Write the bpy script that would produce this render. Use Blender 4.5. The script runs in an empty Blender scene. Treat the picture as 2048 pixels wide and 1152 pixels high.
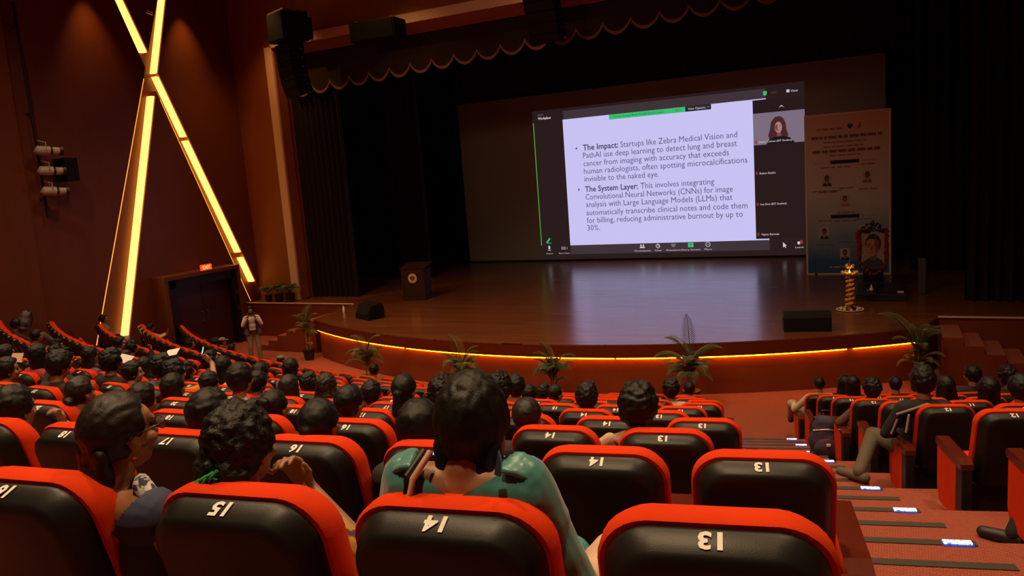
import bpy, bmesh, math, random
from mathutils import Vector, Matrix, noise
random.seed(7)
sc = bpy.context.scene
COL = sc.collection
PI = math.pi
def lin(r, g, b):
    f = lambda c: (c/255/12.92) if c/255 <= 0.04045 else ((c/255+0.055)/1.055)**2.4
    return (f(r), f(g), f(b), 1.0)

# ------------------------------------------------------------------ camera
cam = bpy.data.cameras.new('camera'); camo = bpy.data.objects.new('camera', cam); COL.objects.link(camo)
cam.sensor_width = 36; cam.lens = 36*1534/2048; cam.clip_start = 0.05; cam.clip_end = 200
camo.matrix_world = Matrix(((0.897061, 0.000864, 0.441905, 0), (0.435721, 0.164985, -0.884832, 0), (-0.073672, 0.986296, 0.147625, 4.96), (0, 0, 0, 1)))
sc.camera = camo
# ------------------------------------------------------------------ world and exposure
w = bpy.data.worlds.new('world'); sc.world = w; w.use_nodes = True
w.node_tree.nodes['Background'].inputs[0].default_value = (1.0, 0.55, 0.32, 1); w.node_tree.nodes['Background'].inputs[1].default_value = 0.004
sc.view_settings.view_transform = 'Standard'; sc.view_settings.look = 'None'
sc.view_settings.exposure = 0.0; sc.view_settings.gamma = 1.0; sc.view_settings.use_curve_mapping = False
# ------------------------------------------------------------------ house lights (recessed in the ceiling), then added fill spots
CEIL = 11.5
HOUSE = [  # x, y, watts, cone degrees
    (-1.2, 1.0, 1450, 110), (-4.5, 2.5, 1350, 110), (-9.0, 3.5, 1300, 110), (-13.5, 4.5, 1000, 130), (-2.0, 6.5, 1150, 110), (-7.0, 8.0, 950, 110),
    (-12.5, 9.5, 850, 130), (-16.5, 10.0, 600, 140), (1.6, 5.0, 1000, 100), (2.6, 10.0, 450, 90), (-1.0, 12.5, 1400, 100), (-7.5, 12.5, 1300, 110), (-14.0, 13.5, 1000, 120)]
WASH = [(-19.7, 15.05, 420, 60), (-19.7, 18.35, 520, 60), (-17.6, 18.9, 500, 100), (-13.0, 18.6, 260, 110), (-8.5, 18.6, 200, 110)]  # left-wall downlights, then added fill spots that brighten the proscenium wall
STAGE_FILL = [(-13.0, 7.0, 2300, (-12.0, 19.0, 1.2), 50), (-6.0, 6.0, 2300, (-5.0, 20.0, 2.0), 56), (-1.0, 7.0, 420, (-1.2, 23.0, 3.0), 40), (-10.0, 4.0, 1300, (-10.0, 29.0, 5.0), 50)]  # added fill spots, aimed to brighten the stage floor, banner and screen
def spot(x, y, z, watts, cone, col=(1.0, 0.67, 0.36), size=0.15, blend=0.8, rot=(0, 0, 0)):
    l = bpy.data.lights.new('house_and_fill_light', 'SPOT'); l.energy = watts; l.color = col; l.spot_size = math.radians(cone)  # serves the house lights and the added fill spots alike
    l.spot_blend = blend; l.shadow_soft_size = size
    o = bpy.data.objects.new('house_and_fill_light', l); COL.objects.link(o); o.location = (x, y, z); o.rotation_euler = rot
    return o
for x, y, e, c in HOUSE: spot(x, y, CEIL-0.03, e, c)
for x, y, e, c in WASH: spot(x, y, CEIL-0.03, e, c, col=(1.0, 0.5, 0.16), size=0.05, blend=1.0)
for x, y, e, tgt, c in STAGE_FILL:
    spot(x, y, CEIL-0.05, e, c, size=1.2, blend=1.0, rot=(Vector(tgt)-Vector((x, y, CEIL-0.05))).to_track_quat('-Z', 'Y').to_euler())

# ------------------------------------------------------------------ materials
MATS = {}
def mat(name, col, rough=0.6, metal=0.0, emit=None, strength=1.0, bump=0.0, bscale=60.0, vary=0.0, vscale=6.0, coat=0.0, spec=0.5, stretch=None, sheen=0.0):
    if name in MATS: return MATS[name]
    m = bpy.data.materials.new(name); m.use_nodes = True; nt = m.node_tree; b = nt.nodes['Principled BSDF']
    if len(col) == 3: col = (*col, 1)
    b.inputs['Base Color'].default_value = col; b.inputs['Roughness'].default_value = rough; b.inputs['Metallic'].default_value = metal
    b.inputs['Specular IOR Level'].default_value = spec
    if coat: b.inputs['Coat Weight'].default_value = coat; b.inputs['Coat Roughness'].default_value = 0.08
    if sheen: b.inputs['Sheen Weight'].default_value = sheen
    if emit is not None:
        b.inputs['Emission Color'].default_value = (*emit[:3], 1); b.inputs['Emission Strength'].default_value = strength
    if bump or vary:
        tc = nt.nodes.new('ShaderNodeTexCoord'); mp = nt.nodes.new('ShaderNodeMapping'); nt.links.new(tc.outputs['Object'], mp.inputs[0])
        if stretch: mp.inputs['Scale'].default_value = stretch
    if bump:
        n = nt.nodes.new('ShaderNodeTexNoise'); n.inputs['Scale'].default_value = bscale; n.inputs['Detail'].default_value = 3
        bp = nt.nodes.new('ShaderNodeBump'); bp.inputs['Strength'].default_value = bump; bp.inputs['Distance'].default_value = 0.01
        nt.links.new(mp.outputs[0], n.inputs['Vector']); nt.links.new(n.outputs[0], bp.inputs['Height']); nt.links.new(bp.outputs[0], b.inputs['Normal'])
    if vary:
        n2 = nt.nodes.new('ShaderNodeTexNoise'); n2.inputs['Scale'].default_value = vscale; n2.inputs['Detail'].default_value = 4
        mx = nt.nodes.new('ShaderNodeMix'); mx.data_type = 'RGBA'
        mx.inputs[6].default_value = tuple(c*(1-vary) for c in col[:3])+(1,); mx.inputs[7].default_value = tuple(min(1, c*(1+vary)) for c in col[:3])+(1,)
        nt.links.new(mp.outputs[0], n2.inputs['Vector']); nt.links.new(n2.outputs[0], mx.inputs[0]); nt.links.new(mx.outputs[2], b.inputs['Base Color'])
    MATS[name] = m
    return m
def two_tone(name, ca, cb, kind='wave', scale=20.0, rough=0.8, distort=4.0):
    m = mat(name, ca, rough); nt = m.node_tree; b = nt.nodes['Principled BSDF']
    tc = nt.nodes.new('ShaderNodeTexCoord')
    if kind == 'wave':
        t = nt.nodes.new('ShaderNodeTexWave'); t.inputs['Distortion'].default_value = distort; t.inputs['Detail Scale'].default_value = 1.5
    elif kind == 'spots':
        t = nt.nodes.new('ShaderNodeTexVoronoi')
    else:
        t = nt.nodes.new('ShaderNodeTexNoise')
    t.inputs['Scale'].default_value = scale
    rp = nt.nodes.new('ShaderNodeValToRGB'); rp.color_ramp.interpolation = 'LINEAR'
    a, c = (0.45, 0.55) if kind != 'spots' else (0.08, 0.14)
    rp.color_ramp.elements[0].position = a; rp.color_ramp.elements[1].position = c
    rp.color_ramp.elements[0].color = (*cb[:3], 1) ; rp.color_ramp.elements[1].color = (*ca[:3], 1)
    nt.links.new(tc.outputs['Object'], t.inputs['Vector']); nt.links.new(t.outputs[0], rp.inputs[0]); nt.links.new(rp.outputs[0], b.inputs['Base Color'])
    return m
def brick_mat(name, c1, c2, cm, scale, bw, rh, ms, rough, coat=0.0, vec='Object', off=0.5, rot=None, vary=0.0):
    m = mat(name, c1, rough, coat=coat); nt = m.node_tree; b = nt.nodes['Principled BSDF']
    tc = nt.nodes.new('ShaderNodeTexCoord'); mp = nt.nodes.new('ShaderNodeMapping'); t = nt.nodes.new('ShaderNodeTexBrick')
    if rot: mp.inputs['Rotation'].default_value = rot
    t.inputs['Color1'].default_value = (*c1[:3], 1); t.inputs['Color2'].default_value = (*c2[:3], 1); t.inputs['Mortar'].default_value = (*cm[:3], 1)
    t.inputs['Scale'].default_value = scale; t.inputs['Brick Width'].default_value = bw; t.inputs['Row Height'].default_value = rh; t.inputs['Mortar Size'].default_value = ms; t.offset = off
    nt.links.new(tc.outputs[vec], mp.inputs[0]); nt.links.new(mp.outputs[0], t.inputs['Vector']); nt.links.new(t.outputs[0], b.inputs['Base Color'])
    return m, t, mp
M = dict(
    red=mat('seat_fabric', (0.66, 0.042, 0.005), 0.9, bump=0.25, bscale=500, vary=0.12, vscale=9, spec=0.12),
    shell=mat('seat_shell', (0.011, 0.010, 0.009), 0.42, bump=0.05, bscale=300, vary=0.3, vscale=25, spec=0.3),
    number=mat('seat_number', (0.75, 0.73, 0.7), 0.7),
    arm=mat('arm_wood', (0.10, 0.014, 0.006), 0.25, vary=0.35, vscale=18, coat=0.5, stretch=(1, 0.2, 1)),
    frame=mat('seat_frame', (0.012, 0.008, 0.008), 0.5),
    wall=mat('wall_laminate', (0.135, 0.030, 0.005), 0.45, vary=0.12, vscale=3, stretch=(1, 1, 0.15)),
    wall2=mat('proscenium_laminate', (0.26, 0.066, 0.014), 0.5, vary=0.1, vscale=2),
    cream=mat('cream_trim', (0.72, 0.47, 0.33), 0.6),
    black=mat('black_drape', (0.006, 0.005, 0.006), 0.95),
    maroon=mat('maroon_drape', (0.016, 0.0035, 0.004), 0.95),
    fringe=mat('fringe', (0.22, 0.09, 0.065), 0.8, bump=0.6, bscale=160, stretch=(1, 1, 0.1)),
    apron=mat('apron_panel', (0.19, 0.036, 0.007), 0.5, vary=0.18, vscale=2.5, stretch=(1, 1, 0.2)),
    fascia=mat('stage_fascia', (0.12, 0.018, 0.005), 0.35, vary=0.15, vscale=3),
    led=mat('warm_led', (1, 0.8, 0.5), 0.5, emit=(1.0, 0.44, 0.065), strength=3.8),
    led3=mat('warm_led_dim', (1, 0.8, 0.5), 0.5, emit=(1.0, 0.33, 0.03), strength=1.5),
    led2=mat('apron_led', (1, 0.8, 0.5), 0.5, emit=(1.0, 0.28, 0.004), strength=28.0),
    steel=mat('steel', (0.6, 0.58, 0.55), 0.3, 1.0),
    nosing=mat('stair_nosing', (0.055, 0.048, 0.042), 0.45, bump=0.1, bscale=90),
    spk=mat('speaker_black', (0.006, 0.0055, 0.0055), 0.6, spec=0.2), grille=mat('speaker_grille', (0.008, 0.008, 0.008), 0.8, spec=0.15, bump=0.5, bscale=300),
    door=mat('door_leaf', (0.05, 0.012, 0.011), 0.4, vary=0.15, vscale=3), doorframe=mat('door_frame', (0.010, 0.006, 0.006), 0.5),
    white=mat('white_paint', (0.45, 0.40, 0.33), 0.5), paper=mat('paper', (0.8, 0.76, 0.72), 0.8),
    leaf=mat('palm_leaf', (0.11, 0.12, 0.042), 0.55, vary=0.35, vscale=10), leafd=mat('dark_leaf', (0.06, 0.09, 0.032), 0.5, vary=0.35, vscale=14),
    stem=mat('palm_stem', (0.20, 0.15, 0.06), 0.7, vary=0.3, vscale=12), pot=mat('black_pot', (0.012, 0.011, 0.010), 0.5),
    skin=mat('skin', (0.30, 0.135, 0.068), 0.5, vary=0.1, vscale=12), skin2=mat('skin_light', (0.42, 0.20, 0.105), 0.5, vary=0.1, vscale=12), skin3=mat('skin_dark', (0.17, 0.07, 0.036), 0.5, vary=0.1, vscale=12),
    hair=mat('black_hair', (0.0055, 0.0042, 0.0038), 0.50, bump=0.18, bscale=300, stretch=(1, 1, 0.05), spec=0.28), hair2=mat('brown_hair', (0.014, 0.009, 0.0065), 0.48, bump=0.18, bscale=300, stretch=(1, 1, 0.05), spec=0.35),
    hair3=mat('wavy_hair', (0.0055, 0.0042, 0.0038), 0.52, bump=0.35, bscale=160, spec=0.3),
    eye=mat('eye', (0.02, 0.012, 0.01), 0.15), shoe=mat('shoe_black', (0.012, 0.011, 0.012), 0.5), shoeb=mat('shoe_brown', (0.11, 0.085, 0.055), 0.75),
    gold=mat('brass', (0.7, 0.42, 0.12), 0.3, 1.0), marigold=mat('marigold', (0.80, 0.36, 0.02), 0.8, bump=0.9, bscale=140), redflower=mat('red_petals', (0.30, 0.012, 0.008), 0.85, bump=0.9, bscale=120), whitef=mat('white_petals', (0.8, 0.7, 0.45), 0.85, bump=0.8, bscale=120),
)
# carpet with a small woven check
M['carpet'], _t, _m = brick_mat('carpet', (0.38, 0.095, 0.052), (0.31, 0.068, 0.04), (0.22, 0.043, 0.024), 1.0, 0.03, 0.015, 0.0035, 0.95)
def wood_floor():
    m, t, mp = brick_mat('stage_boards', (0.20, 0.060, 0.020), (0.155, 0.044, 0.014), (0.05, 0.013, 0.005), 1.0, 2.4, 0.16, 0.003, 0.20)
    nt = m.node_tree; b = nt.nodes['Principled BSDF']
    n = nt.nodes.new('ShaderNodeTexNoise'); n.inputs['Scale'].default_value = 1.0; n.inputs['Detail'].default_value = 5
    mp2 = nt.nodes.new('ShaderNodeMapping'); mp2.inputs['Scale'].default_value = (0.7, 14, 1); tc = nt.nodes.new('ShaderNodeTexCoord')
    nt.links.new(tc.outputs['Object'], mp2.inputs[0]); nt.links.new(mp2.outputs[0], n.inputs['Vector'])
    mr = nt.nodes.new('ShaderNodeMapRange'); mr.inputs[3].default_value = 0.13; mr.inputs[4].default_value = 0.33
    nt.links.new(n.outputs[0], mr.inputs[0]); nt.links.new(mr.outputs[0], b.inputs['Roughness'])
    b.inputs['Specular IOR Level'].default_value = 0.8
    return m
M['boards'] = wood_floor()

# ------------------------------------------------------------------ mesh helpers
class MB:
    def __init__(s): s.bm = bmesh.new()
    def box(s, c, d, rz=0.0, rx=0.0, ry=0.0, bev=0.0):
        r = bmesh.ops.create_cube(s.bm, size=1.0); vs = r['verts']
        bmesh.ops.scale(s.bm, vec=d, verts=vs)
        if bev:
            es = list({e for v in vs for e in v.link_edges})
            q = bmesh.ops.bevel(s.bm, geom=es, offset=bev, segments=2, affect='EDGES', profile=0.6); vs = list({v for f in q['faces'] for v in f.verts} | {v for v in vs if v.is_valid})
        mt = Matrix.Translation(c) @ Matrix.Rotation(rz, 4, 'Z') @ Matrix.Rotation(ry, 4, 'Y') @ Matrix.Rotation(rx, 4, 'X')
        bmesh.ops.transform(s.bm, matrix=mt, verts=[v for v in vs if v.is_valid]); return s
    def sph(s, c, r, rot=None, sub=2):
        if not hasattr(r, '__len__'): r = (r, r, r)
        q = bmesh.ops.create_icosphere(s.bm, subdivisions=sub, radius=1.0)
        mt = Matrix.Translation(c) @ (rot.to_4x4() if rot else Matrix.Identity(4)) @ Matrix.Diagonal((*r, 1))
        bmesh.ops.transform(s.bm, matrix=mt, verts=q['verts']); return s
    def tube(s, pts, rad, n=8, cap=True):
        pts = [Vector(p) for p in pts]
        if not hasattr(rad, '__len__'): rad = [rad]*len(pts)
        rings = []; up = Vector((0, 0, 1))
        for i, p in enumerate(pts):
            d = (pts[min(i+1, len(pts)-1)]-pts[max(i-1, 0)]).normalized()
            a = d.cross(up) if abs(d.dot(up)) < 0.98 else d.cross(Vector((1, 0, 0)))
            a.normalize(); b = d.cross(a)
            rings.append([s.bm.verts.new(p+(a*math.cos(2*PI*k/n)+b*math.sin(2*PI*k/n))*rad[i]) for k in range(n)])
        for r0, r1 in zip(rings, rings[1:]):
            for k in range(n): s.bm.faces.new((r0[k], r0[(k+1) % n], r1[(k+1) % n], r1[k]))
        if cap: s.bm.faces.new(list(reversed(rings[0]))); s.bm.faces.new(rings[-1])
        return s
    def cap(s, p0, p1, r0, r1=None):   # tapered capsule
        r1 = r0 if r1 is None else r1; p0 = Vector(p0); p1 = Vector(p1); d = (p1-p0); L = d.length
        if L < 1e-6: return s.sph(p0, r0)
        u = d/L; P = []; Rr = []
        for t in (1.0, 0.92, 0.7, 0.38): P.append(p0-u*r0*t); Rr.append(max(0.001, r0*math.sqrt(max(0, 1-t*t))))
        P.append(p0); Rr.append(r0); P.append(p1); Rr.append(r1)
        for t in (0.38, 0.7, 0.92, 1.0): P.append(p1+u*r1*t); Rr.append(max(0.001, r1*math.sqrt(max(0, 1-t*t))))
        return s.tube(P, Rr, 14)
    def lathe(s, prof, n=24, c=(0, 0, 0)):
        c = Vector(c); rings = [[s.bm.verts.new(c+Vector((max(r, 1e-4)*math.cos(2*PI*k/n), max(r, 1e-4)*math.sin(2*PI*k/n), z))) for k in range(n)] for r, z in prof]
        for a, b in zip(rings, rings[1:]):
            for k in range(n): s.bm.faces.new((a[k], a[(k+1) % n], b[(k+1) % n], b[k]))
        s.bm.faces.new(list(reversed(rings[0]))); s.bm.faces.new(rings[-1]); return s
    def prism(s, poly, axis, a, b):   # extrude a 2-D polygon along an axis ('x','y','z')
        def P(u, v, t): return {'x': (t, u, v), 'y': (u, t, v), 'z': (u, v, t)}[axis]
        A = [s.bm.verts.new(P(u, v, a)) for u, v in poly]; B = [s.bm.verts.new(P(u, v, b)) for u, v in poly]; n = len(poly)
        s.bm.faces.new(A); s.bm.faces.new(list(reversed(B)))
        for k in range(n): s.bm.faces.new((A[k], B[k], B[(k+1) % n], A[(k+1) % n]))
        return s
    def loft(s, rings, close=True):
        R = [[s.bm.verts.new(p) for p in r] for r in rings]; n = len(R[0])
        for a, b in zip(R, R[1:]):
            for k in range(n): s.bm.faces.new((a[k], a[(k+1) % n], b[(k+1) % n], b[k]))
        if close: s.bm.faces.new(list(reversed(R[0]))); s.bm.faces.new(R[-1])
        return s
    def mesh(s, name, smooth=None):
        bmesh.ops.recalc_face_normals(s.bm, faces=s.bm.faces)
        me = bpy.data.meshes.new(name); s.bm.to_mesh(me); s.bm.free()
        if smooth is not None:
            me.polygons.foreach_set('use_smooth', [True]*len(me.polygons))
            if smooth < 180: me.set_sharp_from_angle(angle=math.radians(smooth))
        return me
    def build(s, name, m, parent=None, smooth=None):
        return put(name, s.mesh(name, smooth), m, parent)
def put(name, me, m=None, parent=None):
    o = bpy.data.objects.new(name, me); COL.objects.link(o)
    if m is not None:
        if not me.materials: me.materials.append(m)
        elif me.materials[0] != m:
            o.material_slots[0].link = 'OBJECT'; o.material_slots[0].material = m
    if parent: o.parent = parent
    return o
def tag(o, label=None, cat=None, group=None, kind=None):
    if label: o['label'] = label
    if cat: o['category'] = cat
    if group: o['group'] = group
    if kind: o['kind'] = kind
    return o
def thing(name, label, cat, loc=(0, 0, 0), rz=0.0, group=None):
    o = bpy.data.objects.new(name, None); COL.objects.link(o); o.location = loc; o.rotation_euler = (0, 0, rz); o.empty_display_size = 0.1
    return tag(o, label, cat, group)
def struct(name, mb, m, smooth=None): return tag(mb.build(name, m, None, smooth), kind='structure')
def evaluated(o, name):
    dg = bpy.context.evaluated_depsgraph_get(); me = bpy.data.meshes.new_from_object(o.evaluated_get(dg)); me.name = name; return me
def remesh(mb, name, voxel, smooth_it=2, decimate=None):
    o = put('tmp', mb.mesh('tmp')); md = o.modifiers.new('r', 'REMESH'); md.mode = 'VOXEL'; md.voxel_size = voxel; md.use_smooth_shade = True
    if smooth_it: s = o.modifiers.new('s', 'SMOOTH'); s.iterations = smooth_it; s.factor = 0.5
    if decimate: d = o.modifiers.new('d', 'DECIMATE'); d.ratio = decimate
    me = evaluated(o, name); old = o.data; bpy.data.objects.remove(o); bpy.data.meshes.remove(old)
    me.polygons.foreach_set('use_smooth', [True]*len(me.polygons)); return me
def text_mesh(s, size=1.0, width=None, bold=0.0, depth=0.0, align='LEFT'):
    cu = bpy.data.curves.new('t', 'FONT'); cu.body = s; cu.size = size; cu.align_x = align; cu.offset = bold; cu.extrude = depth; cu.resolution_u = 2
    o = bpy.data.objects.new('t', cu); COL.objects.link(o); me = evaluated(o, 'lettering'); bpy.data.objects.remove(o); bpy.data.curves.remove(cu)
    if width:
        xs = [v.co.x for v in me.vertices]; k = width/max(1e-6, max(xs)-min(xs)); x0 = min(xs)
        for v in me.vertices: v.co.x = (v.co.x-x0)*k
    me.materials.clear(); return me
ORD = ['first', 'second', 'third', 'fourth', 'fifth', 'sixth', 'seventh', 'eighth', 'ninth', 'tenth', 'eleventh', 'twelfth', 'thirteenth', 'fourteenth', 'fifteenth', 'sixteenth', 'seventeenth', 'eighteenth', 'nineteenth',
       'twentieth'] + ['twenty-'+x for x in ('first', 'second', 'third', 'fourth', 'fifth', 'sixth', 'seventh', 'eighth', 'ninth')] + ['thirtieth', 'thirty-first', 'thirty-second', 'thirty-third']

# ------------------------------------------------------------------ seating geometry: rows are arcs about a point on the stage
X0, YC, R1, DR, RISE, PITCH = -6.449, 34.732, 33.889, 1.119, 0.32, 0.603
def rad(r): return R1-DR*(r-1)
def lev(r): return RISE*(11-r)+0.10
def polar(R, a): return (X0+R*math.sin(a), YC-R*math.cos(a))
PHASE = {1: 10.3, 2: 10.15, 3: 9.07, 4: 8.98, 5: 8.02, 6: 7.83, 7: 7.7, 8: 7.35, 9: 6.66, 10: 6.04, 11: 5.75}
NLEFT = {1: 4, 2: 7, 3: 9, 4: 12, 5: 15, 6: 20, 7: 31, 8: 31, 9: 30, 10: 30, 11: 30}
NRIGHT = {4: 1, 5: 1, 6: 2, 7: 3, 8: 4, 9: 4, 10: 5, 11: 6}
AR = {4: 14.45, 5: 14.30, 6: 14.15, 7: 14.08, 8: 13.98, 9: 13.95, 10: 13.95, 11: 13.95}
ANG = {1: [10.24, 9.31, 8.42, 7.3], 2: [10.12, 9.21, 8.16, 7.2, 6.13], 3: [9.08, 8.14, 7.15, 6.17, 5.04, 4.06]}
def seat_no(r, k): return ANG[r][k] if r in ANG and k < len(ANG[r]) else PHASE[r]-k
XL, XR = -20.2, 5.2   # side walls

# ------------------------------------------------------------------ the hall
def sector(mb, r0, r1, a0, a1, z0, z1, n=64):
    def ring(R, z): return [mb.bm.verts.new((*polar(R, a0+(a1-a0)*k/n), z)) for k in range(n+1)]
    A, B, C, D = ring(r0, z1), ring(r1, z1), ring(r1, z0), ring(r0, z0)
    for k in range(n):
        for p, q in ((A, B), (B, C), (C, D), (D, A)): mb.bm.faces.new((p[k], p[k+1], q[k+1], q[k]))
    for k in (0, n): mb.bm.faces.new((A[k], B[k], C[k], D[k]))
    return mb
fl = MB(); fl.box(((XL+XR)/2, 8.0, -0.1), (XR-XL+0.6, 44, 0.2))
for r in range(11, -6, -1):
    sector(fl, rad(r+1)+0.14, rad(r)+0.14, math.radians(-38), math.radians(24), -0.15, lev(r), 72)
for r in range(3, 11):      # half-steps of the right-hand aisle
    a0 = (PHASE[r]*PITCH+0.34)/rad(r); sector(fl, rad(r)+0.14-0.56, rad(r)+0.18, max(a0, math.radians(10.1)), math.radians(12.98), lev(r)-0.1, lev(r)+0.16, 8)
struct('floor', fl, M['carpet'])
ceil = MB(); ceil.box(((XL+XR)/2, 12.0, CEIL+0.1), (XR-XL+0.8, 50, 0.2)); struct('ceiling', ceil, M['wall2'])
struct('wall_right', MB().box((XR+0.15, 8.9, 5.5), (0.3, 44, 12.4)), M['wall'])
struct('wall_rear', MB().box(((XL+XR)/2, -12.6, 5.5), (XR-XL+0.6, 0.3, 12.4)), M['wall'])
TA = [(13.80, 0.9), (14.89, 0.9), (18.06, 11.6), (17.80, 11.6)]           # wide light trough in the left wall (y, z)
TB = [(19.93, 0.9), (15.76, 11.6), (16.05, 11.6), (20.45, 1.2), (20.45, 0.9)]  # crossing narrow trough
def left_wall():
    o = MB().box((XL-0.2, 4.15, 5.4), (0.4, 33.2, 12.6)).build('wall_left', M['wall'])
    cs = [MB().prism(p, 'x', XL-0.24, XL+0.2).build('c', None) for p in (TA, TB)]
    for c in cs:
        md = o.modifiers.new('b', 'BOOLEAN'); md.object = c; md.operation = 'DIFFERENCE'; md.solver = 'EXACT'
    me = evaluated(o, 'wall_left'); old = o.data; o.modifiers.clear(); o.data = me; bpy.data.meshes.remove(old)
    for c in cs: bpy.data.objects.remove(c)
    return tag(o, kind='structure')
left_wall()
struct('trim_1', MB().prism([(-12.4, -0.2), (12.45, -0.2), (12.6, CEIL), (-12.4, CEIL)], 'x', XL-0.05, XL+0.18), M['wall'])
struct('trim_2', MB().box((-19.9, 14.1, 10.78), (0.6, 0.6, 0.5)), M['cream'])
def ya(z): return 14.89+(18.06-14.89)*(z-0.9)/10.7
def yb(z): return 20.45-(20.45-16.05)*(z-1.2)/10.4
def yal(z): return 13.80+(17.80-13.80)*(z-0.9)/10.7
def ybl(z): return 19.93-(19.93-15.76)*(z-0.9)/10.7
def led_run(f, z0, z1, w_, label, hid=None, h0=None, h1=None):   # bright strip on the right-hand lip of a trough, with a thin one tucked under the left lip
    t = thing('led_strip', label, 'light', (XL, f(z0), z0))
    def P(y, z): return (y-f(z0), z-z0)
    MB().prism([P(f(z0)-w_, z0), P(f(z0)-.005, z0), P(f(z1)-.005, z1), P(f(z1)-w_, z1)], 'x', -.235, -.05).build('bright_strip', M['led'], t)
    if hid: h0 = h0 or z0; h1 = h1 or z1; MB().prism([P(hid(h0)+.005, h0), P(hid(h0)+.055, h0), P(hid(h1)+.05, h1), P(hid(h1)+.005, h1)], 'x', -.10, -.03).build('hidden_strip', M['led3'], t)
led_run(ya, 1.0, 8.1, .13, 'glowing yellow strip up the wide leaning beam, below the crossing', yal, 1.0, 8.6)
led_run(ya, 8.8, 11.45, .11, 'glowing yellow strip in the wide beam above the crossing')
led_run(yb, 9.4, 11.45, .15, 'glowing yellow strip at upper left arm of the crossed beams')
led_run(yb, 6.88, 8.7, .12, 'glowing yellow strip just below the crossing, on the right-leaning beam')
led_run(yb, 2.95, 6.76, .13, 'longest glowing strip on the beam sloping down to the stage', ybl, 1.2, 8.0)
led_run(yb, 1.85, 2.76, .13, 'short lowest glowing strip above the plants by the stage')

# proscenium
YP = 20.35
pr = MB(); pr.box(((XL-18.32)/2, YP+0.3, 5.35), (-18.32-XL, 0.6, 8.7)); pr.box(((XL+XR)/2, YP+0.3, 10.65), (XR-XL, 0.6, 1.9)); pr.box((4.95, YP+0.3, 5.35), (0.7, 0.6, 8.7))
struct('wall_proscenium', pr, M['wall2'])
rv = MB(); rv.prism([(-18.60, YP+0.02), (-18.33, YP+0.02), (-18.28, YP+0.36), (-18.60, YP+0.36)], 'z', 1.2, 9.7); rv.prism([(YP+0.02, 9.62), (YP+0.02, 9.75), (YP+0.4, 9.75), (YP+0.4, 9.38)], 'x', -18.33, 4.6)
struct('trim_3', rv, M['wall2'])
struct('trim_4', MB().box((-18.52, YP-0.03, 5.42), (0.31, 0.08, 8.5)).box((-6.9, YP-0.03, 9.77), (23.0, 0.08, 0.28)).box((4.75, YP-0.03, 5.42), (0.31, 0.08, 8.5)), M['cream'])
struct('trim_5', MB().box((-16.75, YP-0.10, 9.76), (0.28, 0.06, 0.30)), M['cream'])
# stage house: black surround
sh = MB(); sh.box(((XL+XR)/2, 31.4, 5.5), (XR-XL+0.6, 0.2, 12)); sh.box((XL-0.2, 26.2, 5.5), (0.3, 11, 12)); sh.box((XR+0.1, 26, 5.5), (0.3, 11, 12))
struct('wall_stage', sh, M['black'])
# stage
SC, SR, SZ = (-7.7, 29.9), 14.7, 1.15
def arc(R, a0, a1, n): return [(SC[0]+R*math.sin(a0+(a1-a0)*k/n), SC[1]-R*math.cos(a0+(a1-a0)*k/n)) for k in range(n+1)]
AL, AR2 = -0.535, 0.60
top = arc(SR, AL, AR2, 56)
poly = top+[(0.95, 18.87), (XR, 18.87), (XR, 31.3), (XL, 31.3), (XL, 19.65), (-15.6, 19.65)]
struct('floor_stage', MB().prism(poly, 'z', SZ-0.03, SZ), M['boards'])
fas = arc(SR-0.004, AL, AR2, 56)+[(0.95, 18.88), (0.95, 20.0), (-15.6, 20.0), (-15.6, 19.7)]
struct('trim_6', MB().prism(fas, 'z', SZ-0.30, SZ-0.031), M['fascia'])
face = arc(SR-0.12, AL+0.005, AR2-0.005, 56)+[(0.93, 18.9), (0.93, 20.0), (-15.58, 20.0), (-15.58, 19.7)]
struct('wall_apron', MB().prism(face, 'z', -0.05, SZ-0.301), M['apron'])
wing = MB(); wing.box(((XL-15.6)/2, 20.2, 0.56), (-15.6-XL, 1.06, 1.12)); wing.box(((0.95+XR)/2, 19.4, 0.56), (XR-0.95, 1.02, 1.12))
struct('wall_wing', wing, M['apron'])
struct('trim_7', MB().box(((XL-15.6)/2, 19.66, SZ+0.012), (-15.6-XL, 0.06, 0.03)), M['cream'])
struct('trim_8', MB().box(((0.95+XR)/2, 18.88, SZ+0.012), (XR-0.95, 0.06, 0.03)), M['cream'])
def apron_led(a0, a1, label):
    mb = MB(); n = 20; p = arc(SR-0.075, a0, a1, n)+list(reversed(arc(SR-0.055, a0, a1, n)))
    mb.prism(p, 'z', SZ-0.334, SZ-0.302); return tag(mb.build('led_strip', M['led2']), label, 'light')
apron_led(-0.53, -0.225, 'amber light strip under the stage lip, left run ending before its dark joint')
apron_led(-0.218, 0.16, 'amber light strip under the middle of the curved stage lip')
apron_led(0.163, 0.49, 'amber light strip under the stage lip in front of the right floor monitor')
apron_led(0.50, 0.595, 'short amber light strip at right end of the stage lip, by the palm')
def stairs(name, label, x0, x1, y0, y1, n=6):
    t = thing(name, label, 'stairs', (x0, (y0+y1)/2, 0))
    for k in range(n):
        xa, xb = (x0+(x1-x0)*k/n, x0+(x1-x0)*(k+1)/n); z = SZ*(k+1)/(n+1)
        MB().box(((xa+xb)/2-x0, 0, z/2), (abs(xb-xa), y1-y0, z)).build('step', M['apron'], t)
        xc = x0+(x1-x0)*(k+0.5)/n-x0
        MB().box((xc, 0, z+0.006), (abs(x1-x0)/n-0.02, y1-y0-0.06, 0.012)).build('step_carpet', M['carpet'], t)
stairs('stage_stairs', 'carpeted steps up to the stage behind the standing photographer', -17.95, -15.62, 17.75, 19.6)
stairs('stage_stairs', 'red carpeted steps rising to the right end of the stage', 3.2, 0.97, 17.55, 18.85)

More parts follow.
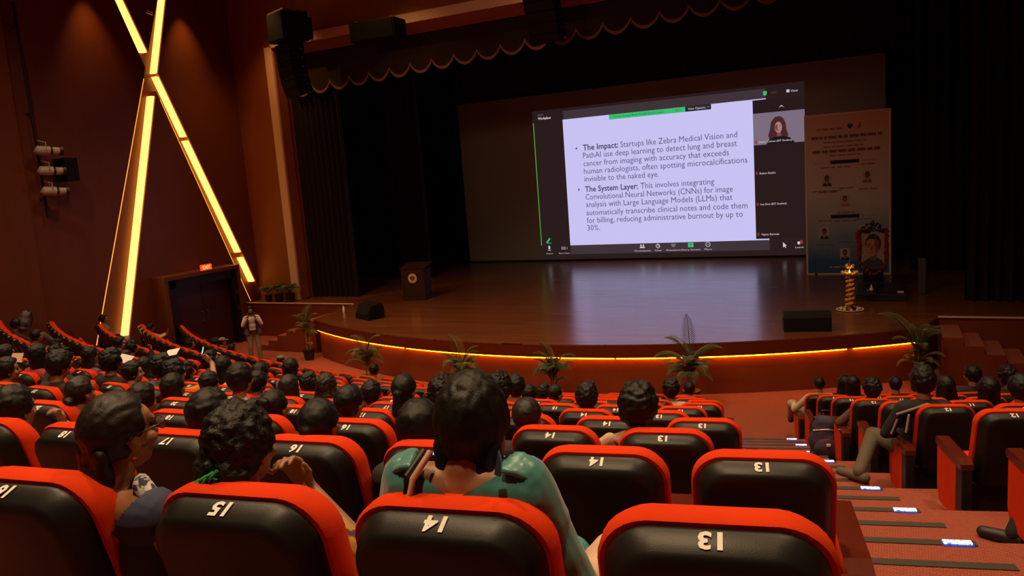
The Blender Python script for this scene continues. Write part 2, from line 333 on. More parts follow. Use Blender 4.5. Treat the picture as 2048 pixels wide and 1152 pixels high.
# drapes
def drape(name, label, x0, x1, y, z0, z1, m, folds, amp=0.10, group=None, cat='curtain'):
    mb = MB(); n = folds*10; f = []; b = []
    for k in range(n+1):
        x = x0+(x1-x0)*k/n; f.append((x, y+amp*math.sin(2*PI*folds*k/n)))
    poly = f+[(x, yy+0.03) for x, yy in reversed(f)]
    mb.prism(poly, 'z', z0, z1); return tag(mb.build(name, m, None, 40), label, cat, group)
drape('stage_curtain', 'dark maroon house curtain gathered at left side of the stage', -18.45, -16.4, 21.05, SZ+0.02, 9.6, M['maroon'], 9)
drape('stage_curtain', 'near-black house curtain gathered at right side of the stage', 1.6, 4.6, 20.9, SZ+0.02, 9.6, M['black'], 12)
drape('leg_drape', 'black leg drape hanging upstage of the lectern', -19.6, -16.2, 25.5, SZ+0.02, 9.6, M['black'], 10)
drape('leg_drape', 'black leg drape hanging right of the tall banner', 0.55, 4.8, 25.9, SZ+0.02, 9.6, M['black'], 12)
drape('border_drape', 'black border drape across the stage above the projection screen', -19.8, 4.8, 28.9, 8.1, 11.3, M['black'], 50, 0.05)
def valance():
    t = thing('scalloped_valance', 'dark maroon valance with scalloped fringe across the top of the stage opening', 'valance', (0, 20.85, 0))
    n0 = 26; x0, dx = -18.1, 0.79; N = 14; f = []; fr = MB()
    base = lambda x: 8.06+(x+17.1)*0.042
    lo = []
    for s in range(n0):
        for k in range(N):
            u = k/N; x = x0+dx*(s+u); lo.append((x, base(x)+0.30*(1-(1-(2*u-1)**2)**0.8)))
    lo.append((x0+dx*n0, base(x0+dx*n0)+0.30))
    MB().prism(lo+[(x0+dx*n0, 9.5), (x0, 9.5)], 'y', 0.0, 0.03).build('cloth', M['maroon'], t)
    MB().prism([(x, z-0.02) for x, z in lo]+[(x, z+0.065) for x, z in reversed(lo)], 'y', -0.02, -0.003).build('fringe', M['fringe'], t)
valance()

# ------------------------------------------------------------------ projection screen (a flat sheet at y = YS)
YS = 29.8
def em(name, c, s=1.0): return mat(name, (0.02, 0.02, 0.02), 0.9, emit=lin(*c), strength=s, spec=0.0)
def screen():
    t = thing('projection_screen', 'wide projection screen showing a video call with a text slide at back of stage', 'screen', (-8.5, YS, SZ))
    ox, oz = -8.5, SZ
    def rect(name, x0, z0, x1, z1, m, d, label=None):
        o = MB().box(((x0+x1)/2-ox, -d, (z0+z1)/2-oz), (abs(x1-x0), 0.004, abs(z1-z0))).build(name, m, t)
        if label: o['label'] = label
        return o
    def poly(name, pts, m, d, parent=t): return MB().prism([(x-ox, z-oz) for x, z in pts], 'y', -d-0.002, -d+0.002).build(name, m, parent)
    def text(s, x, z, width, size, m, d, name='lettering', bold=0.0, parent=t):
        me = text_mesh(s, size, width, bold); o = put(name, me, m, parent)
        o.location = (x-ox, -d, z-oz); o.rotation_euler = (PI/2, 0, 0); return o
    MB().box((0, 0.02, 3.46), (16.75, 0.03, 6.9)).build('screen_cloth', mat('screen_cloth', (0.34, 0.29, 0.28), 0.9, vary=0.05, vscale=0.6), t)
    MB().box((0, 0.0, 0.0), (16.9, 0.05, 0.12)).build('bottom_bar', M['black'], t)
    dark = em('call_window', (40, 27, 27)); bar = em('call_bar', (62, 50, 56))
    rect('call_window', -13.35, 1.17, -2.72, 7.42, dark, 0.004)
    rect('title_bar', -11.96, 6.97, -4.05, 7.31, bar, 0.010); rect('toolbar', -12.0, 1.42, -4.02, 1.80, bar, 0.010)
    sl = rect('slide', -12.0, 1.80, -4.03, 6.965, em('slide_white', (200, 194, 242), 1.0), 0.016); sl['label'] = 'white slide with two bullet points'
    rect('participant_panel', -4.50, 1.85, -2.72, 6.93, em('call_panel', (38, 25, 25)), 0.022)
    vid = rect('video_tile', -4.50, 5.31, -2.72, 6.45, em('video_wall', (122, 108, 124)), 0.028); vid['label'] = 'video of a person with long brown hair in a dark top'
    # person in the video tile
    cx, cz = -3.62, 5.92
    ell = lambda cx, cz, rx, rz, n=24: [(cx+rx*math.cos(2*PI*k/n), cz+rz*math.sin(2*PI*k/n)) for k in range(n)]
    poly('video_hair', [(cx-.30, 5.45), (cx-.36, 5.62), (cx-.29, 5.85), (cx-.25, 6.1), (cx-.12, 6.26), (cx+.05, 6.29), (cx+.18, 6.2), (cx+.26, 6.0), (cx+.27, 5.8), (cx+.34, 5.6), (cx+.26, 5.42), (cx, 5.5)], em('video_hair', (72, 38, 38)), 0.033, vid)
    poly('video_neck', ell(cx+.02, 5.6, .08, .16), em('video_neck', (118, 70, 70)), 0.0345, vid)
    poly('video_face', ell(cx, cz-.03, .125, .2), em('video_face', (172, 120, 120)), 0.036, vid)
    poly('video_face_shade', [(cx-.125, cz), (cx-.03, cz+.1), (cx-.03, cz-.1), (cx-.07, cz-.18)], em('video_neck', (118, 70, 70)), 0.0375, vid)
    for sx in (-.05, .05): poly('video_eye', ell(cx+sx, cz+.02, .028, .012, 10), em('video_hair', (72, 38, 38)), 0.039, vid)
    poly('video_mouth', ell(cx, cz-.13, .04, .012, 10), em('video_lips', (128, 62, 66)), 0.039, vid)
    poly('video_top', [(cx-.42, 5.31), (cx-.36, 5.45), (cx-.14, 5.56), (cx+.16, 5.57), (cx+.4, 5.5), (cx+.56, 5.31)], em('video_top', (27, 18, 22)), 0.042, vid)
    # slide wording
    ink = em('slide_ink', (88, 84, 122)); inkb = em('slide_ink_bold', (72, 68, 106))
    rows = [(5.66, [('The Impact: ', -11.19, 1.50, 1), ('Startups like Zebra Medical Vision and', -9.60, 4.52, 0)]), (5.345, [('PathAI use deep learning to detect lung and breast', -11.2, 6.10, 0)]),
        (5.025, [('cancer from imaging with accuracy that exceeds', -11.2, 5.80, 0)]), (4.71, [('human radiologists, often spotting microcalcifications', -11.2, 6.46, 0)]), (4.40, [('invisible to the naked eye.', -11.2, 3.10, 0)]),
        (3.985, [('The System Layer: ', -11.2, 2.23, 1), ('This involves integrating', -8.86, 2.88, 0)]), (3.665, [('Convolutional Neural Networks (CNNs) for image', -11.2, 5.90, 0)]), (3.355, [('analysis with Large Language Models (LLMs) that', -11.2, 5.88, 0)]),
        (3.02, [('automatically transcribe clinical notes and code them', -11.2, 6.42, 0)]), (2.705, [('for billing, reducing administrative burnout by up to', -11.2, 6.24, 0)]), (2.395, [('30%.', -11.2, 0.55, 0)])]
    for z, parts in rows:
        for s, x, wd, b in parts: text(s, x, z, wd, 0.325, inkb if b else ink, 0.021, 'slide_text', 0.006 if b else 0.0, sl)
    for z in (5.76, 4.09): poly('bullet', ell(-11.47, z, .04, .04, 14), ink, 0.021, sl)
    # window furniture
    g = em('share_green', (58, 190, 112)); wht = em('ui_white', (205, 196, 205)); dim = em('ui_dim', (120, 104, 112)); rd = em('ui_red', (150, 46, 42)); gt = em('green_ink', (30, 92, 62)); gl = em('green_line', (82, 160, 60))
    sb = rect('sharing_banner', -10.01, 6.775, -6.97, 6.965, g, 0.022, 'green sharing banner'); text("You are viewing  Biarta Prenalla Rasmi's screen", -9.85, 6.83, 2.05, 0.12, gt, 0.026, parent=sb)
    text('REC', -7.35, 6.83, .22, 0.10, gt, 0.026, parent=sb)
    vo = rect('view_options_tab', -6.97, 6.775, -6.0, 6.965, em('tab_dark', (42, 36, 50)), 0.022); text('View Options', -6.87, 6.83, .66, 0.12, wht, 0.026, parent=vo)
    poly('chevron', [(-6.15, 6.9), (-6.11, 6.86), (-6.07, 6.9), (-6.11, 6.88)], wht, 0.026)
    text('zoom', -13.1, 7.22, .26, .11, dim, 0.01); text('Workplace', -13.1, 7.06, .58, .14, wht, 0.01, bold=.003)
    rect('annotation_line', -13.335, 1.83, -13.30, 6.95, gl, 0.01, 'thin green vertical line')
    poly('pen_icon', [(-13.1, 1.95), (-12.94, 2.14), (-12.88, 2.1), (-13.04, 1.92)], g, 0.01); rect('pen_line', -13.05, 1.905, -12.85, 1.925, g, 0.01)
    mk = rect('microphone_icon', -13.01, 1.66, -12.93, 1.80, wht, 0.01); rect('microphone_stand', -13.04, 1.60, -12.90, 1.62, wht, 0.01); text('Unmute', -13.12, 1.45, .3, .07, wht, 0.01)
    rect('camera_icon', -12.42, 1.62, -12.22, 1.75, dim, 0.01); poly('camera_lens', [(-12.2, 1.685), (-12.13, 1.74), (-12.13, 1.63)], dim, 0.01); text('Start Video', -12.55, 1.45, .5, .07, wht, 0.01)
    for x, s, wd in ((-8.9, 'Participants', .66), (-8.27, 'Chat', .28), (-7.65, 'Reactions', .56), (-6.97, 'Share Screen', .74), (-6.3, 'More', .28)):
        text(s, x-wd/2, 1.475, wd, .085, wht, 0.014)
    for dx in (-.06, .04): poly('participants_icon', ell(-8.9+dx, 1.72, .035, .035, 12), wht, 0.014); poly('participants_icon', [(-8.9+dx-.06, 1.61), (-8.9+dx-.04, 1.67), (-8.9+dx+.04, 1.67), (-8.9+dx+.06, 1.61)], wht, 0.014)
    def ring(name, cx, cz, r, r2, m): mb = MB(); mb.loft([[(cx-ox+q*math.cos(2*PI*k/24), -0.014, cz-oz+q*math.sin(2*PI*k/24)) for k in range(24)] for q in (r, r2)], close=False); return mb.build(name, m, t)
    ring('chat_icon', -8.27, 1.68, .085, .06, wht); ring('chat_icon', -8.24, 1.7, .045, .03, wht)
    poly('reaction_icon', [(-7.65, 1.6), (-7.75, 1.70), (-7.72, 1.77), (-7.65, 1.74), (-7.58, 1.77), (-7.55, 1.70)], dim, 0.014)
    rect('share_icon', -7.07, 1.60, -6.86, 1.77, g, 0.014, 'green share button'); poly('share_arrow', [(-6.965, 1.74), (-7.01, 1.68), (-6.92, 1.68)], gt, 0.018)
    ring('more_icon', -6.3, 1.69, .095, .075, wht)
    for dx in (-.04, 0, .04): poly('more_dot', ell(-6.3+dx, 1.69, .011, .011, 8), wht, 0.014)
    poly('cursor', [(-3.55, 1.70), (-3.55, 1.50), (-3.5, 1.54), (-3.46, 1.48), (-3.44, 1.50), (-3.47, 1.56), (-3.42, 1.57)], wht, 0.01)
    poly('leave_icon', ell(-3.0, 1.66, .05, .06, 12), wht, 0.01); poly('leave_door', [(-2.95, 1.62), (-2.95, 1.76), (-2.86, 1.76), (-2.86, 1.62)], rd, 0.012); text('Leave', -3.12, 1.47, .28, .09, wht, 0.01)
    poly('shield_icon', [(-4.13, 7.2), (-4.06, 7.23), (-3.99, 7.2), (-4.0, 7.1), (-4.06, 7.05), (-4.12, 7.1)], g, 0.014); text('REC', -3.85, 7.12, .2, .08, rd, 0.01)
    rect('view_icon', -3.32, 7.09, -3.22, 7.19, wht, 0.01); text('View', -3.18, 7.09, .25, .12, wht, 0.01)
    poly('chevron', [(-3.6, 6.58), (-3.5, 6.67), (-3.4, 6.58), (-3.5, 6.63)], wht, 0.027)
    for z, s, wd in ((5.38, 'Delina Canhasi (RIT Student)', 1.15), (4.24, 'Ruben Shatku', .56), (3.10, 'Irsa Deci (RIT Student)', .92), (1.98, 'Vignan Barmela', .64)):
        text(s, -4.31, z, wd, .105, wht, 0.046); rect('muted_icon', -4.44, z-.01, -4.38, z+.10, rd, 0.046)
screen()

# ------------------------------------------------------------------ things on the stage
def lectern():
    t = thing('lectern', 'dark wooden lectern with round gold emblem on the stage', 'lectern', (-13.78, 20.75, SZ), math.radians(8))
    wd = mat('lectern_wood', (0.045, 0.014, 0.008), 0.7, spec=0.15, vary=0.25, vscale=5, stretch=(1, 1, 0.2))
    MB().loft([[(-.35, -.28, .10), (.35, -.28, .10), (.35, .28, .10), (-.35, .28, .10)], [(-.37, -.31, 1.0), (.37, -.31, 1.0), (.37, .31, 1.0), (-.37, .31, 1.0)]]).build('body', wd, t)
    MB().box((0, 0, .05), (.80, .68, .10), bev=.01).build('plinth', wd, t)
    MB().box((0, 0.02, 1.09), (.86, .70, .05), rx=math.radians(9), bev=.01).build('reading_top', wd, t)
    for sx in (-.37, .37): MB().box((sx, -.29, .55), (.05, .05, .92)).build('corner_post', wd, t)
    e = MB(); e.bm.free(); e = MB(); q = [(0.155*math.cos(2*PI*k/32), 0.72+0.155*math.sin(2*PI*k/32)) for k in range(32)]
    em_ = MB().prism(q, 'y', -.335, -.318).build('emblem', mat('emblem_gold', (0.72, 0.40, 0.13), 0.5), t); em_['label'] = 'round gold emblem with dark heart shape'
    hp = [(0.075*1.1*math.sin(a)**3, 0.715+0.006*(13*math.cos(a)-5*math.cos(2*a)-2*math.cos(3*a)-math.cos(4*a))) for a in [2*PI*k/30 for k in range(30)]]
    MB().prism(hp, 'y', -.341, -.334).build('heart_mark', mat('emblem_dark', (0.05, 0.022, 0.012), 0.6), em_)
    MB().prism([(-.035, .73), (.035, .73), (0, .66)], 'y', -.345, -.340).build('centre_mark', mat('emblem_grey', (0.25, 0.22, 0.2), 0.6), em_)
    MB().tube([(-.2, .1, 1.1), (-.2, .0, 1.3), (-.16, -.1, 1.42)], .008).build('microphone', M['spk'], t)
lectern()
def monitor(label, loc, rz, sx=1.0):
    t = thing('stage_monitor', label, 'speaker', loc, rz, None); W = .62*sx
    pr = [(-.26, .0), (.26, .0), (.26, .12), (.10, .40), (-.20, .44), (-.26, .30)]
    MB().prism(pr, 'x', -W/2, W/2).build('cabinet', M['spk'], t)
    a = Vector((0, .26, .12)); b = Vector((0, .10, .40)); d = (b-a)
    MB().box((0, (a.y+b.y)/2+.012, (a.z+b.z)/2+.006), (W-.05, d.length-.03, .014), rx=math.atan2(d.z, d.y)).build('grille', M['grille'], t)
    for s in (-1, 1): MB().box((s*(W/2+.004), -.05, .25), (.01, .14, .04)).build('handle', M['grille'], t)
monitor('black wedge floor monitor at the left front edge of the stage', (-13.42, 17.62, SZ), math.radians(155), 1.25)
monitor('black wedge floor monitor at the right front edge of the stage', (-1.62, 17.35, SZ), math.radians(10), 1.55)
tag(MB().lathe([(.03, 0), (.035, .02), (.033, .16), (.015, .19), (.015, .22)], 16, (-14.9, 18.3, SZ)).build('water_bottle', M['paper'], None, 40), 'small white bottle on the stage floor near the left stairs', 'bottle')

def banner():
    X, Y = -1.15, 25.35; W, H = 2.28, 4.80
    t = thing('event_banner', 'tall standing banner with blue lower half and portrait photos', 'banner', (X, Y, SZ))
    bm_ = mat('banner_sheet', (0.5, 0.42, 0.42), 0.75); nt = bm_.node_tree; b = nt.nodes['Principled BSDF']
    tc = nt.nodes.new('ShaderNodeTexCoord'); sp = nt.nodes.new('ShaderNodeSeparateXYZ'); rp = nt.nodes.new('ShaderNodeValToRGB'); ad = nt.nodes.new('ShaderNodeMath'); ns = nt.nodes.new('ShaderNodeTexNoise'); ml = nt.nodes.new('ShaderNodeMath'); dv = nt.nodes.new('ShaderNodeMath')
    ns.inputs['Scale'].default_value = 1.2; ml.operation = 'MULTIPLY'; ml.inputs[1].default_value = 1.1; dv.operation = 'DIVIDE'; dv.inputs[1].default_value = H+.6
    nt.links.new(tc.outputs['Object'], sp.inputs[0]); nt.links.new(tc.outputs['Object'], ns.inputs['Vector']); nt.links.new(ns.outputs[0], ml.inputs[0]); nt.links.new(sp.outputs['Z'], ad.inputs[0]); nt.links.new(ml.outputs[0], ad.inputs[1]); nt.links.new(ad.outputs[0], dv.inputs[0]); nt.links.new(dv.outputs[0], rp.inputs[0]); nt.links.new(rp.outputs[0], b.inputs['Base Color'])
    E = rp.color_ramp.elements; E[0].position = .16; E[0].color = (0.02, 0.10, 0.30, 1); E[1].position = .55; E[1].color = (0.52, 0.44, 0.45, 1); e = rp.color_ramp.elements.new(.36); e.color = (0.27, 0.30, 0.40, 1)
    e = rp.color_ramp.elements.new(.95); e.color = (0.62, 0.33, 0.25, 1)
    MB().box((0, 0, H/2+.03), (W, .02, H)).build('sheet', bm_, t)
    for sx in (-1, 1): MB().box((sx*(W/2+.02), 0, H/2+.03), (.05, .05, H+.04)).build('frame_post', M['cream'], t)
    for z in (.02, H+.05): MB().box((0, 0, z), (W+.08, .06, .04)).build('frame_rail', M['cream'], t)
    for sx in (-.9, .9): MB().box((sx, .25, .02), (.06, .7, .04)).build('foot', M['frame'], t)
    ink = mat('banner_ink', (0.17, 0.09, 0.10), 0.8); inkr = mat('banner_ink_red', (0.30, 0.11, 0.09), 0.8); dk = mat('banner_box', (0.03, 0.02, 0.03), 0.8)
    rnd = random.Random(3)
    def words(z, x0, x1, h, m):   # an illegible printed line: word-long strokes
        mb = MB(); x = x0
        while x < x1-.02:
            wl = min(rnd.uniform(.08, .26), x1-x); mb.box((x+wl/2, -.013, z), (wl, .004, h)); x += wl+.035
        mb.build('printed_line', m, t)
    U = lambda u: (u-576)/1080*W; V = lambda v: H+.03-v/2180*H      # banner layout
    words(V(190), U(180), U(520), .05, inkr); words(V(300), U(110), U(1030), .085, ink); words(V(370), U(270), U(820), .03, ink); words(V(430), U(270), U(800), .03, ink); words(V(490), U(120), U(1000), .085, ink); words(V(550), U(350), U(760), .03, ink)
    hp = [(U(620)+.075*math.sin(a)**3, V(170)+.006*(13*math.cos(a)-5*math.cos(2*a)-2*math.cos(3*a)-math.cos(4*a))) for a in [2*PI*k/30 for k in range(30)]]
    MB().prism(hp, 'y', -.016, -.011).build('heart_emblem', dk, t); MB().prism([(U(740)-.06, V(210)), (U(740)+.06, V(200)), (U(740)+.02, V(110))], 'y', -.016, -.011).build('corner_emblem', inkr, t)
    for v in (640, 1385):
        bx = MB().box((U(545), -.012, V(v)), (.80, .006, .11)).build('date_box', dk, t); words(V(v)+0, U(380), U(700), .03, mat('banner_pale', (0.5, 0.42, 0.42), 0.8))
        for a, b_ in ((140, 330), (760, 960)): MB().box(((U(a)+U(b_))/2, -.012, V(v)), (U(b_)-U(a), .004, .008)).build('rule', dk, t)
    words(V(710), U(450), U(640), .03, ink); words(V(1450), U(400), U(700), .03, ink)
    def photo(u, v, wd, ht, skin, suit, bg):
        f = MB().box((U(u), -.013, V(v)), (wd, .004, ht)).build('portrait_photo', bg, t); x, z = U(u), V(v)
        el = lambda cx, cz, rx, rz: [(cx+rx*math.cos(2*PI*k/20), cz+rz*math.sin(2*PI*k/20)) for k in range(20)]
        MB().prism([(x-wd*.46, z-ht*.5), (x-wd*.38, z-ht*.28), (x-.03, z-ht*.18), (x+.03, z-ht*.18), (x+wd*.38, z-ht*.28), (x+wd*.46, z-ht*.5)], 'y', -.019, -.015).build('portrait_suit', suit, f)
        MB().prism([(x-.035, z-ht*.2), (x+.035, z-ht*.2), (x, z-ht*.42)], 'y', -.022, -.019).build('portrait_shirt', mat('banner_pale', (0.5, 0.42, 0.42), 0.8), f)
        MB().prism(el(x, z+ht*.14, wd*.24, ht*.27), 'y', -.021, -.017).build('portrait_hair', dk, f)
        MB().prism(el(x, z+ht*.07, wd*.2, ht*.22), 'y', -.024, -.020).build('portrait_face', skin, f)
    pale = mat('photo_pale', (0.46, 0.36, 0.36), 0.8); sk = mat('photo_skin', (0.17, 0.08, 0.06), 0.8); st = mat('photo_suit', (0.03, 0.025, 0.035), 0.8); org = mat('photo_robe', (0.45, 0.16, 0.05), 0.8)
    for u, v, s_, su, bg in ((310, 880, sk, st, pale), (840, 860, sk, mat('photo_shirt', (0.2, 0.15, 0.15), 0.8), pale), (545, 1170, mat('photo_skin2', (0.30, 0.11, 0.05), 0.8), org, pale), (265, 1610, sk, st, pale), (780, 1600, sk, st, pale), (540, 1910, sk, st, pale)):
        photo(u, v, .28, .36, s_, su, bg); words(V(v-170), U(u-80), U(u+110), .03, ink); words(V(v+165), U(u-110), U(u+130), .03, ink)
    words(V(1030), U(110), U(500), .03, ink); words(V(2090), U(330), U(560), .04, mat('banner_pale', (0.5, 0.42, 0.42), 0.8))
banner()

def portrait_stand():
    t = thing('garlanded_portrait', 'framed portrait of a dark-haired man hung with red flower garland', 'portrait', (-0.40, 22.0, SZ))
    MB().box((0, .02, .95), (.64, .05, 1.05)).build('frame', M['frame'], t)
    ph = MB().box((0, -.010, .96), (.56, .012, .96)).build('picture', mat('picture_ground', (0.30, 0.21, 0.19), 0.6), t)
    el = lambda cx, cz, rx, rz, n=28: [(cx+rx*math.cos(2*PI*k/n), cz+rz*math.sin(2*PI*k/n)) for k in range(n)]
    s1 = mat('picture_skin', (0.38, 0.16, 0.09), 0.7); s2 = mat('picture_shadow', (0.15, 0.055, 0.035), 0.7); hk = mat('picture_hair', (0.012, 0.008, 0.008), 0.7); sw = mat('picture_jacket', (0.025, 0.03, 0.06), 0.7)
    MB().prism([(-.27, .49), (-.22, .66), (-.08, .76), (.10, .76), (.22, .68), (.27, .49)], 'y', -.024, -.018).build('picture_jacket', sw, ph)
    MB().prism([(-.06, .84), (.10, .84), (.08, .70), (-.04, .70)], 'y', -.028, -.022).build('picture_neck', s2, ph)
    MB().prism(el(.01, 1.14, .185, .24), 'y', -.03, -.024).build('picture_hair', hk, ph)
    MB().prism([(-.145, 1.20), (-.15, 1.02), (-.12, .90), (-.05, .81), (.03, .80), (.10, .86), (.145, 1.0), (.15, 1.18), (.08, 1.24), (-.05, 1.25)], 'y', -.034, -.028).build('picture_face', s1, ph)
    MB().prism([(.03, 1.24), (.15, 1.2), (.145, 1.0), (.09, .86), (.05, .98), (.06, 1.1)], 'y', -.037, -.033).build('picture_face_shade', s2, ph)
    for a in (-.085, .045):
        MB().prism([(a-.05, 1.095), (a, 1.125), (a+.05, 1.10), (a+.045, 1.085), (a, 1.105), (a-.045, 1.08)], 'y', -.040, -.036).build('picture_brow', hk, ph)
        MB().prism(el(a, 1.055, .03, .013, 14), 'y', -.040, -.036).build('picture_eye', hk, ph)
    MB().prism([(-.03, 1.06), (-.055, .965), (-.01, .955), (.01, .97), (0, 1.06)], 'y', -.040, -.036).build('picture_nose', s2, ph)
    MB().prism(el(-.02, .90, .05, .013, 14), 'y', -.040, -.036).build('picture_mouth', mat('picture_lips', (0.16, 0.03, 0.03), 0.7), ph)
    rnd = random.Random(5); g = MB(); pts = []
    for k in range(46):
        u = k/45
        if u < .4: p = (-.34+.05*u, -.06, 1.45-u*1.7)
        elif u > .6: p = (.34-.05*(1-u), -.06, 1.45-(1-u)*1.7)
        else: a = (u-.4)/.2*PI; p = (-.32*math.cos(a), -.08, .77-.42*math.sin(a))
        pts.append(p)
    for p in pts:
        for q in range(3): g.sph((p[0]+rnd.uniform(-.04, .04), p[1]+rnd.uniform(-.03, .03), p[2]+rnd.uniform(-.03, .03)), rnd.uniform(.028, .045), sub=1)
    g.build('red_garland', M['redflower'], t, 180)
    d = MB()
    for k in range(70):
        a = rnd.uniform(-.36, .36); z = 1.42+rnd.uniform(0, 1)*(.30 if abs(a) < .18 else .12)*(1-abs(a)*1.6)
        d.sph((a, rnd.uniform(-.06, .02), z), rnd.uniform(.025, .045), sub=1)
    d.build('dark_flower_topping', mat('wilted_leaves', (0.03, 0.022, 0.014), 0.9), t, 180)
    MB().box((0, .30, .72), (.5, .04, 1.4), rx=math.radians(14)).build('easel_leg', M['frame'], t)
    tag(MB().box((-.2, 21.7, SZ+.09), (1.15, 1.9, .18), bev=.01).build('low_platform', mat('platform_black', (0.012, 0.011, 0.013), 0.45), None), 'low black platform under the garlanded portrait', 'platform')
    t.location.z += .18
    k = thing('flower_offering', 'small white flower offering on black platform below the portrait', 'offering', (-.42, 21.25, SZ+.18))
    MB().lathe([(.08, 0), (.10, .02), (.09, .03)], 16).build('dish', M['gold'], k, 40); MB().lathe([(.05, .03), (.03, .09), (.008, .17)], 10).build('white_cone', M['whitef'], k, 60)
    tag(MB().box((.24, 21.0, SZ+.2), (.14, .07, .03), bev=.005).build('white_phone', M['paper'], None), 'small white device lying on the edge of the black platform', 'device')
portrait_stand()
tag(MB().box((.74, 21.9, SZ+.46), (.17, .12, .92), bev=.02).build('grey_speaker_column', mat('column_grey', (0.05, 0.052, 0.05), 0.6), None), 'slim grey column standing right of the garlanded portrait', 'column')
def brass_lamp():
    t = thing('ceremonial_lamp', 'tall brass oil lamp wound with orange marigolds on the stage', 'lamp', (-.85, 19.6, SZ))
    pf = [(.16, 0), (.17, .03), (.10, .07), (.035, .14), (.03, .3), (.05, .34), (.03, .38), (.028, .6), (.045, .64), (.028, .68), (.028, .82), (.17, .87), (.18, .90), (.06, .90), (.03, .98), (.02, 1.08), (.06, 1.12), (.02, 1.15), (.008, 1.24)]
    MB().lathe(pf, 24).build('lamp_body', M['gold'], t, 40)
    rnd = random.Random(9); g = MB()
    for k in range(120):
        z = .08+k/120*.76; a = k*.36; g.sph((.066*math.cos(a)+rnd.uniform(-.02, .02), .066*math.sin(a)+rnd.uniform(-.02, .02), z), rnd.uniform(.028, .044), sub=1)
    g.build('marigold_garland', M['marigold'], t, 180)
    c = MB()
    for k in range(26): a = 2*PI*k/26; c.sph((.17*math.cos(a), .17*math.sin(a), .90+rnd.uniform(-.01, .02)), .034, sub=1)
    for k in range(14): a = 2*PI*k/14; c.sph((.075*math.cos(a), .075*math.sin(a), 1.06+rnd.uniform(-.03, .03)), .034, sub=1)
    c.build('marigold_crown', mat('marigold_bright', (0.85, 0.5, 0.06), 0.8, bump=.9, bscale=140), t, 180)
    MB().lathe([(.007, 0), (.016, .02), (.012, .045), (.002, .08)], 10, (0, -.16, .905)).build('flame', mat('flame', (1, .7, .3), 0.5, emit=(1, .62, .25), strength=14), t, 60)
    p = bpy.data.lights.new('lamp_glow', 'POINT'); p.energy = 1.2; p.color = (1, .6, .25); p.shadow_soft_size = .03; po = bpy.data.objects.new('lamp_glow', p); COL.objects.link(po); po.location = (-.85, 19.28, SZ+1.02)
    rr = thing('flower_carpet', 'round red petal carpet with pale rim under the brass lamp', 'flowers', (-.85, 19.6, SZ+.002))
    MB().lathe([(.29, 0), (.30, .018), (.24, .022)], 40).build('red_petals', M['redflower'], rr, 40)
    q = MB()
    for k in range(44): a = 2*PI*k/44; q.sph((.29*math.cos(a), .29*math.sin(a), .022), (.022, .022, .014), sub=1)
    for k in range(9): a = 2*PI*k/9; q.sph((.21*math.cos(a), .21*math.sin(a), .035), .034, sub=1)
    q.build('pale_flower_rim', M['whitef'], rr, 180)
brass_lamp()

# ------------------------------------------------------------------ plants
def frond_mesh(name, L, width, droop, n=26, leafw=0.0085):
    mb = MB(); pts = []
    for k in range(n+1):
        u = k/n; a = math.radians(84)-droop*u*u*1.2
        pts.append((0, 0, 0) if k == 0 else (0, pts[-1][1]+L/n*math.cos(a), pts[-1][2]+L/n*math.sin(a)))
    mb.tube(pts, [.012*(1-.8*k/n)+.002 for k in range(n+1)], 5)
    for k in range(3, n+1):
        u = k/n; p = Vector(pts[k]); d = (Vector(pts[k])-Vector(pts[k-1])).normalized(); nrm = Vector((1, 0, 0)).cross(d)
        l = width*math.sin(PI*min(1, .16+u*.86))**.7+.03
        for s in (-1, 1):
            tip = p+Vector((s, 0, 0))*l*.80+d*l*.62-nrm*l*.12; mid = p+Vector((s, 0, 0))*l*.42+d*l*.25+nrm*l*.05; e = d*leafw
            v = [mb.bm.verts.new(q) for q in (p-e*.4, mid-e, tip, mid+e, p+e*.4, mid+nrm*.012)]
            mb.bm.faces.new((v[0], v[1], v[5])); mb.bm.faces.new((v[1], v[2], v[5])); mb.bm.faces.new((v[2], v[3], v[5])); mb.bm.faces.new((v[3], v[4], v[5])); mb.bm.faces.new((v[4], v[0], v[5]))
    return mb.mesh(name)
FR = [frond_mesh('frond', .95, .24, math.radians(60)), frond_mesh('frond', .8, .20, math.radians(72)), frond_mesh('frond', .6, .16, math.radians(95)), frond_mesh('frond', 1.05, .17, math.radians(20))]
def palm(label, x, y, h, base, spec, z=0.0, m='leaf', pot_r=.17, group=None, name='potted_palm', bush=0):
    t = thing(name, label, 'plant', (x, y, z), 0, group); rnd = random.Random(int(abs(x*100)))
    MB().lathe([(pot_r*.75, 0), (pot_r, pot_r*1.7), (pot_r*1.08, pot_r*1.72), (pot_r*1.08, pot_r*1.9), (pot_r*.9, pot_r*1.9)], 24).build('pot', M['pot'], t, 40)
    for dx, dy in ((-.05, .02), (.04, .03), (.0, -.05)): MB().tube([(dx, dy, pot_r*1.7), (dx*1.3, dy, base*.6), (dx*1.6, dy*1.4, base)], [.018, .016, .010], 7).build('stem', M['stem'], t, 60)
    spec = list(spec)+[(rnd.choice((1, 2, 2)), 360*k/max(1, bush)+rnd.uniform(-15, 15), rnd.uniform(.55, 1.0), rnd.uniform(4, 42), rnd.uniform(.62, .92)) for k in range(bush)]
    for mi, az, zz, tilt, s in spec:
        o = put('frond', FR[mi], M[m], t); o.location = (0, 0, base*zz); o.rotation_euler = (math.radians(-tilt), 0, math.radians(az)); o.scale = (s, s, s)
palm('tall thin potted palm on the carpet by the left stage stairs', -15.29, 17.0, 1.8, .95, [(0, 20, 1, 5, .85), (0, 200, 1, 8, .7), (1, 95, 1, 15, .8), (1, 270, 1, 12, .85), (2, 330, .8, 20, .8), (2, 150, .8, 25, .8), (1, 40, .95, 20, .7), (2, 240, .45, 40, .6)], bush=7)
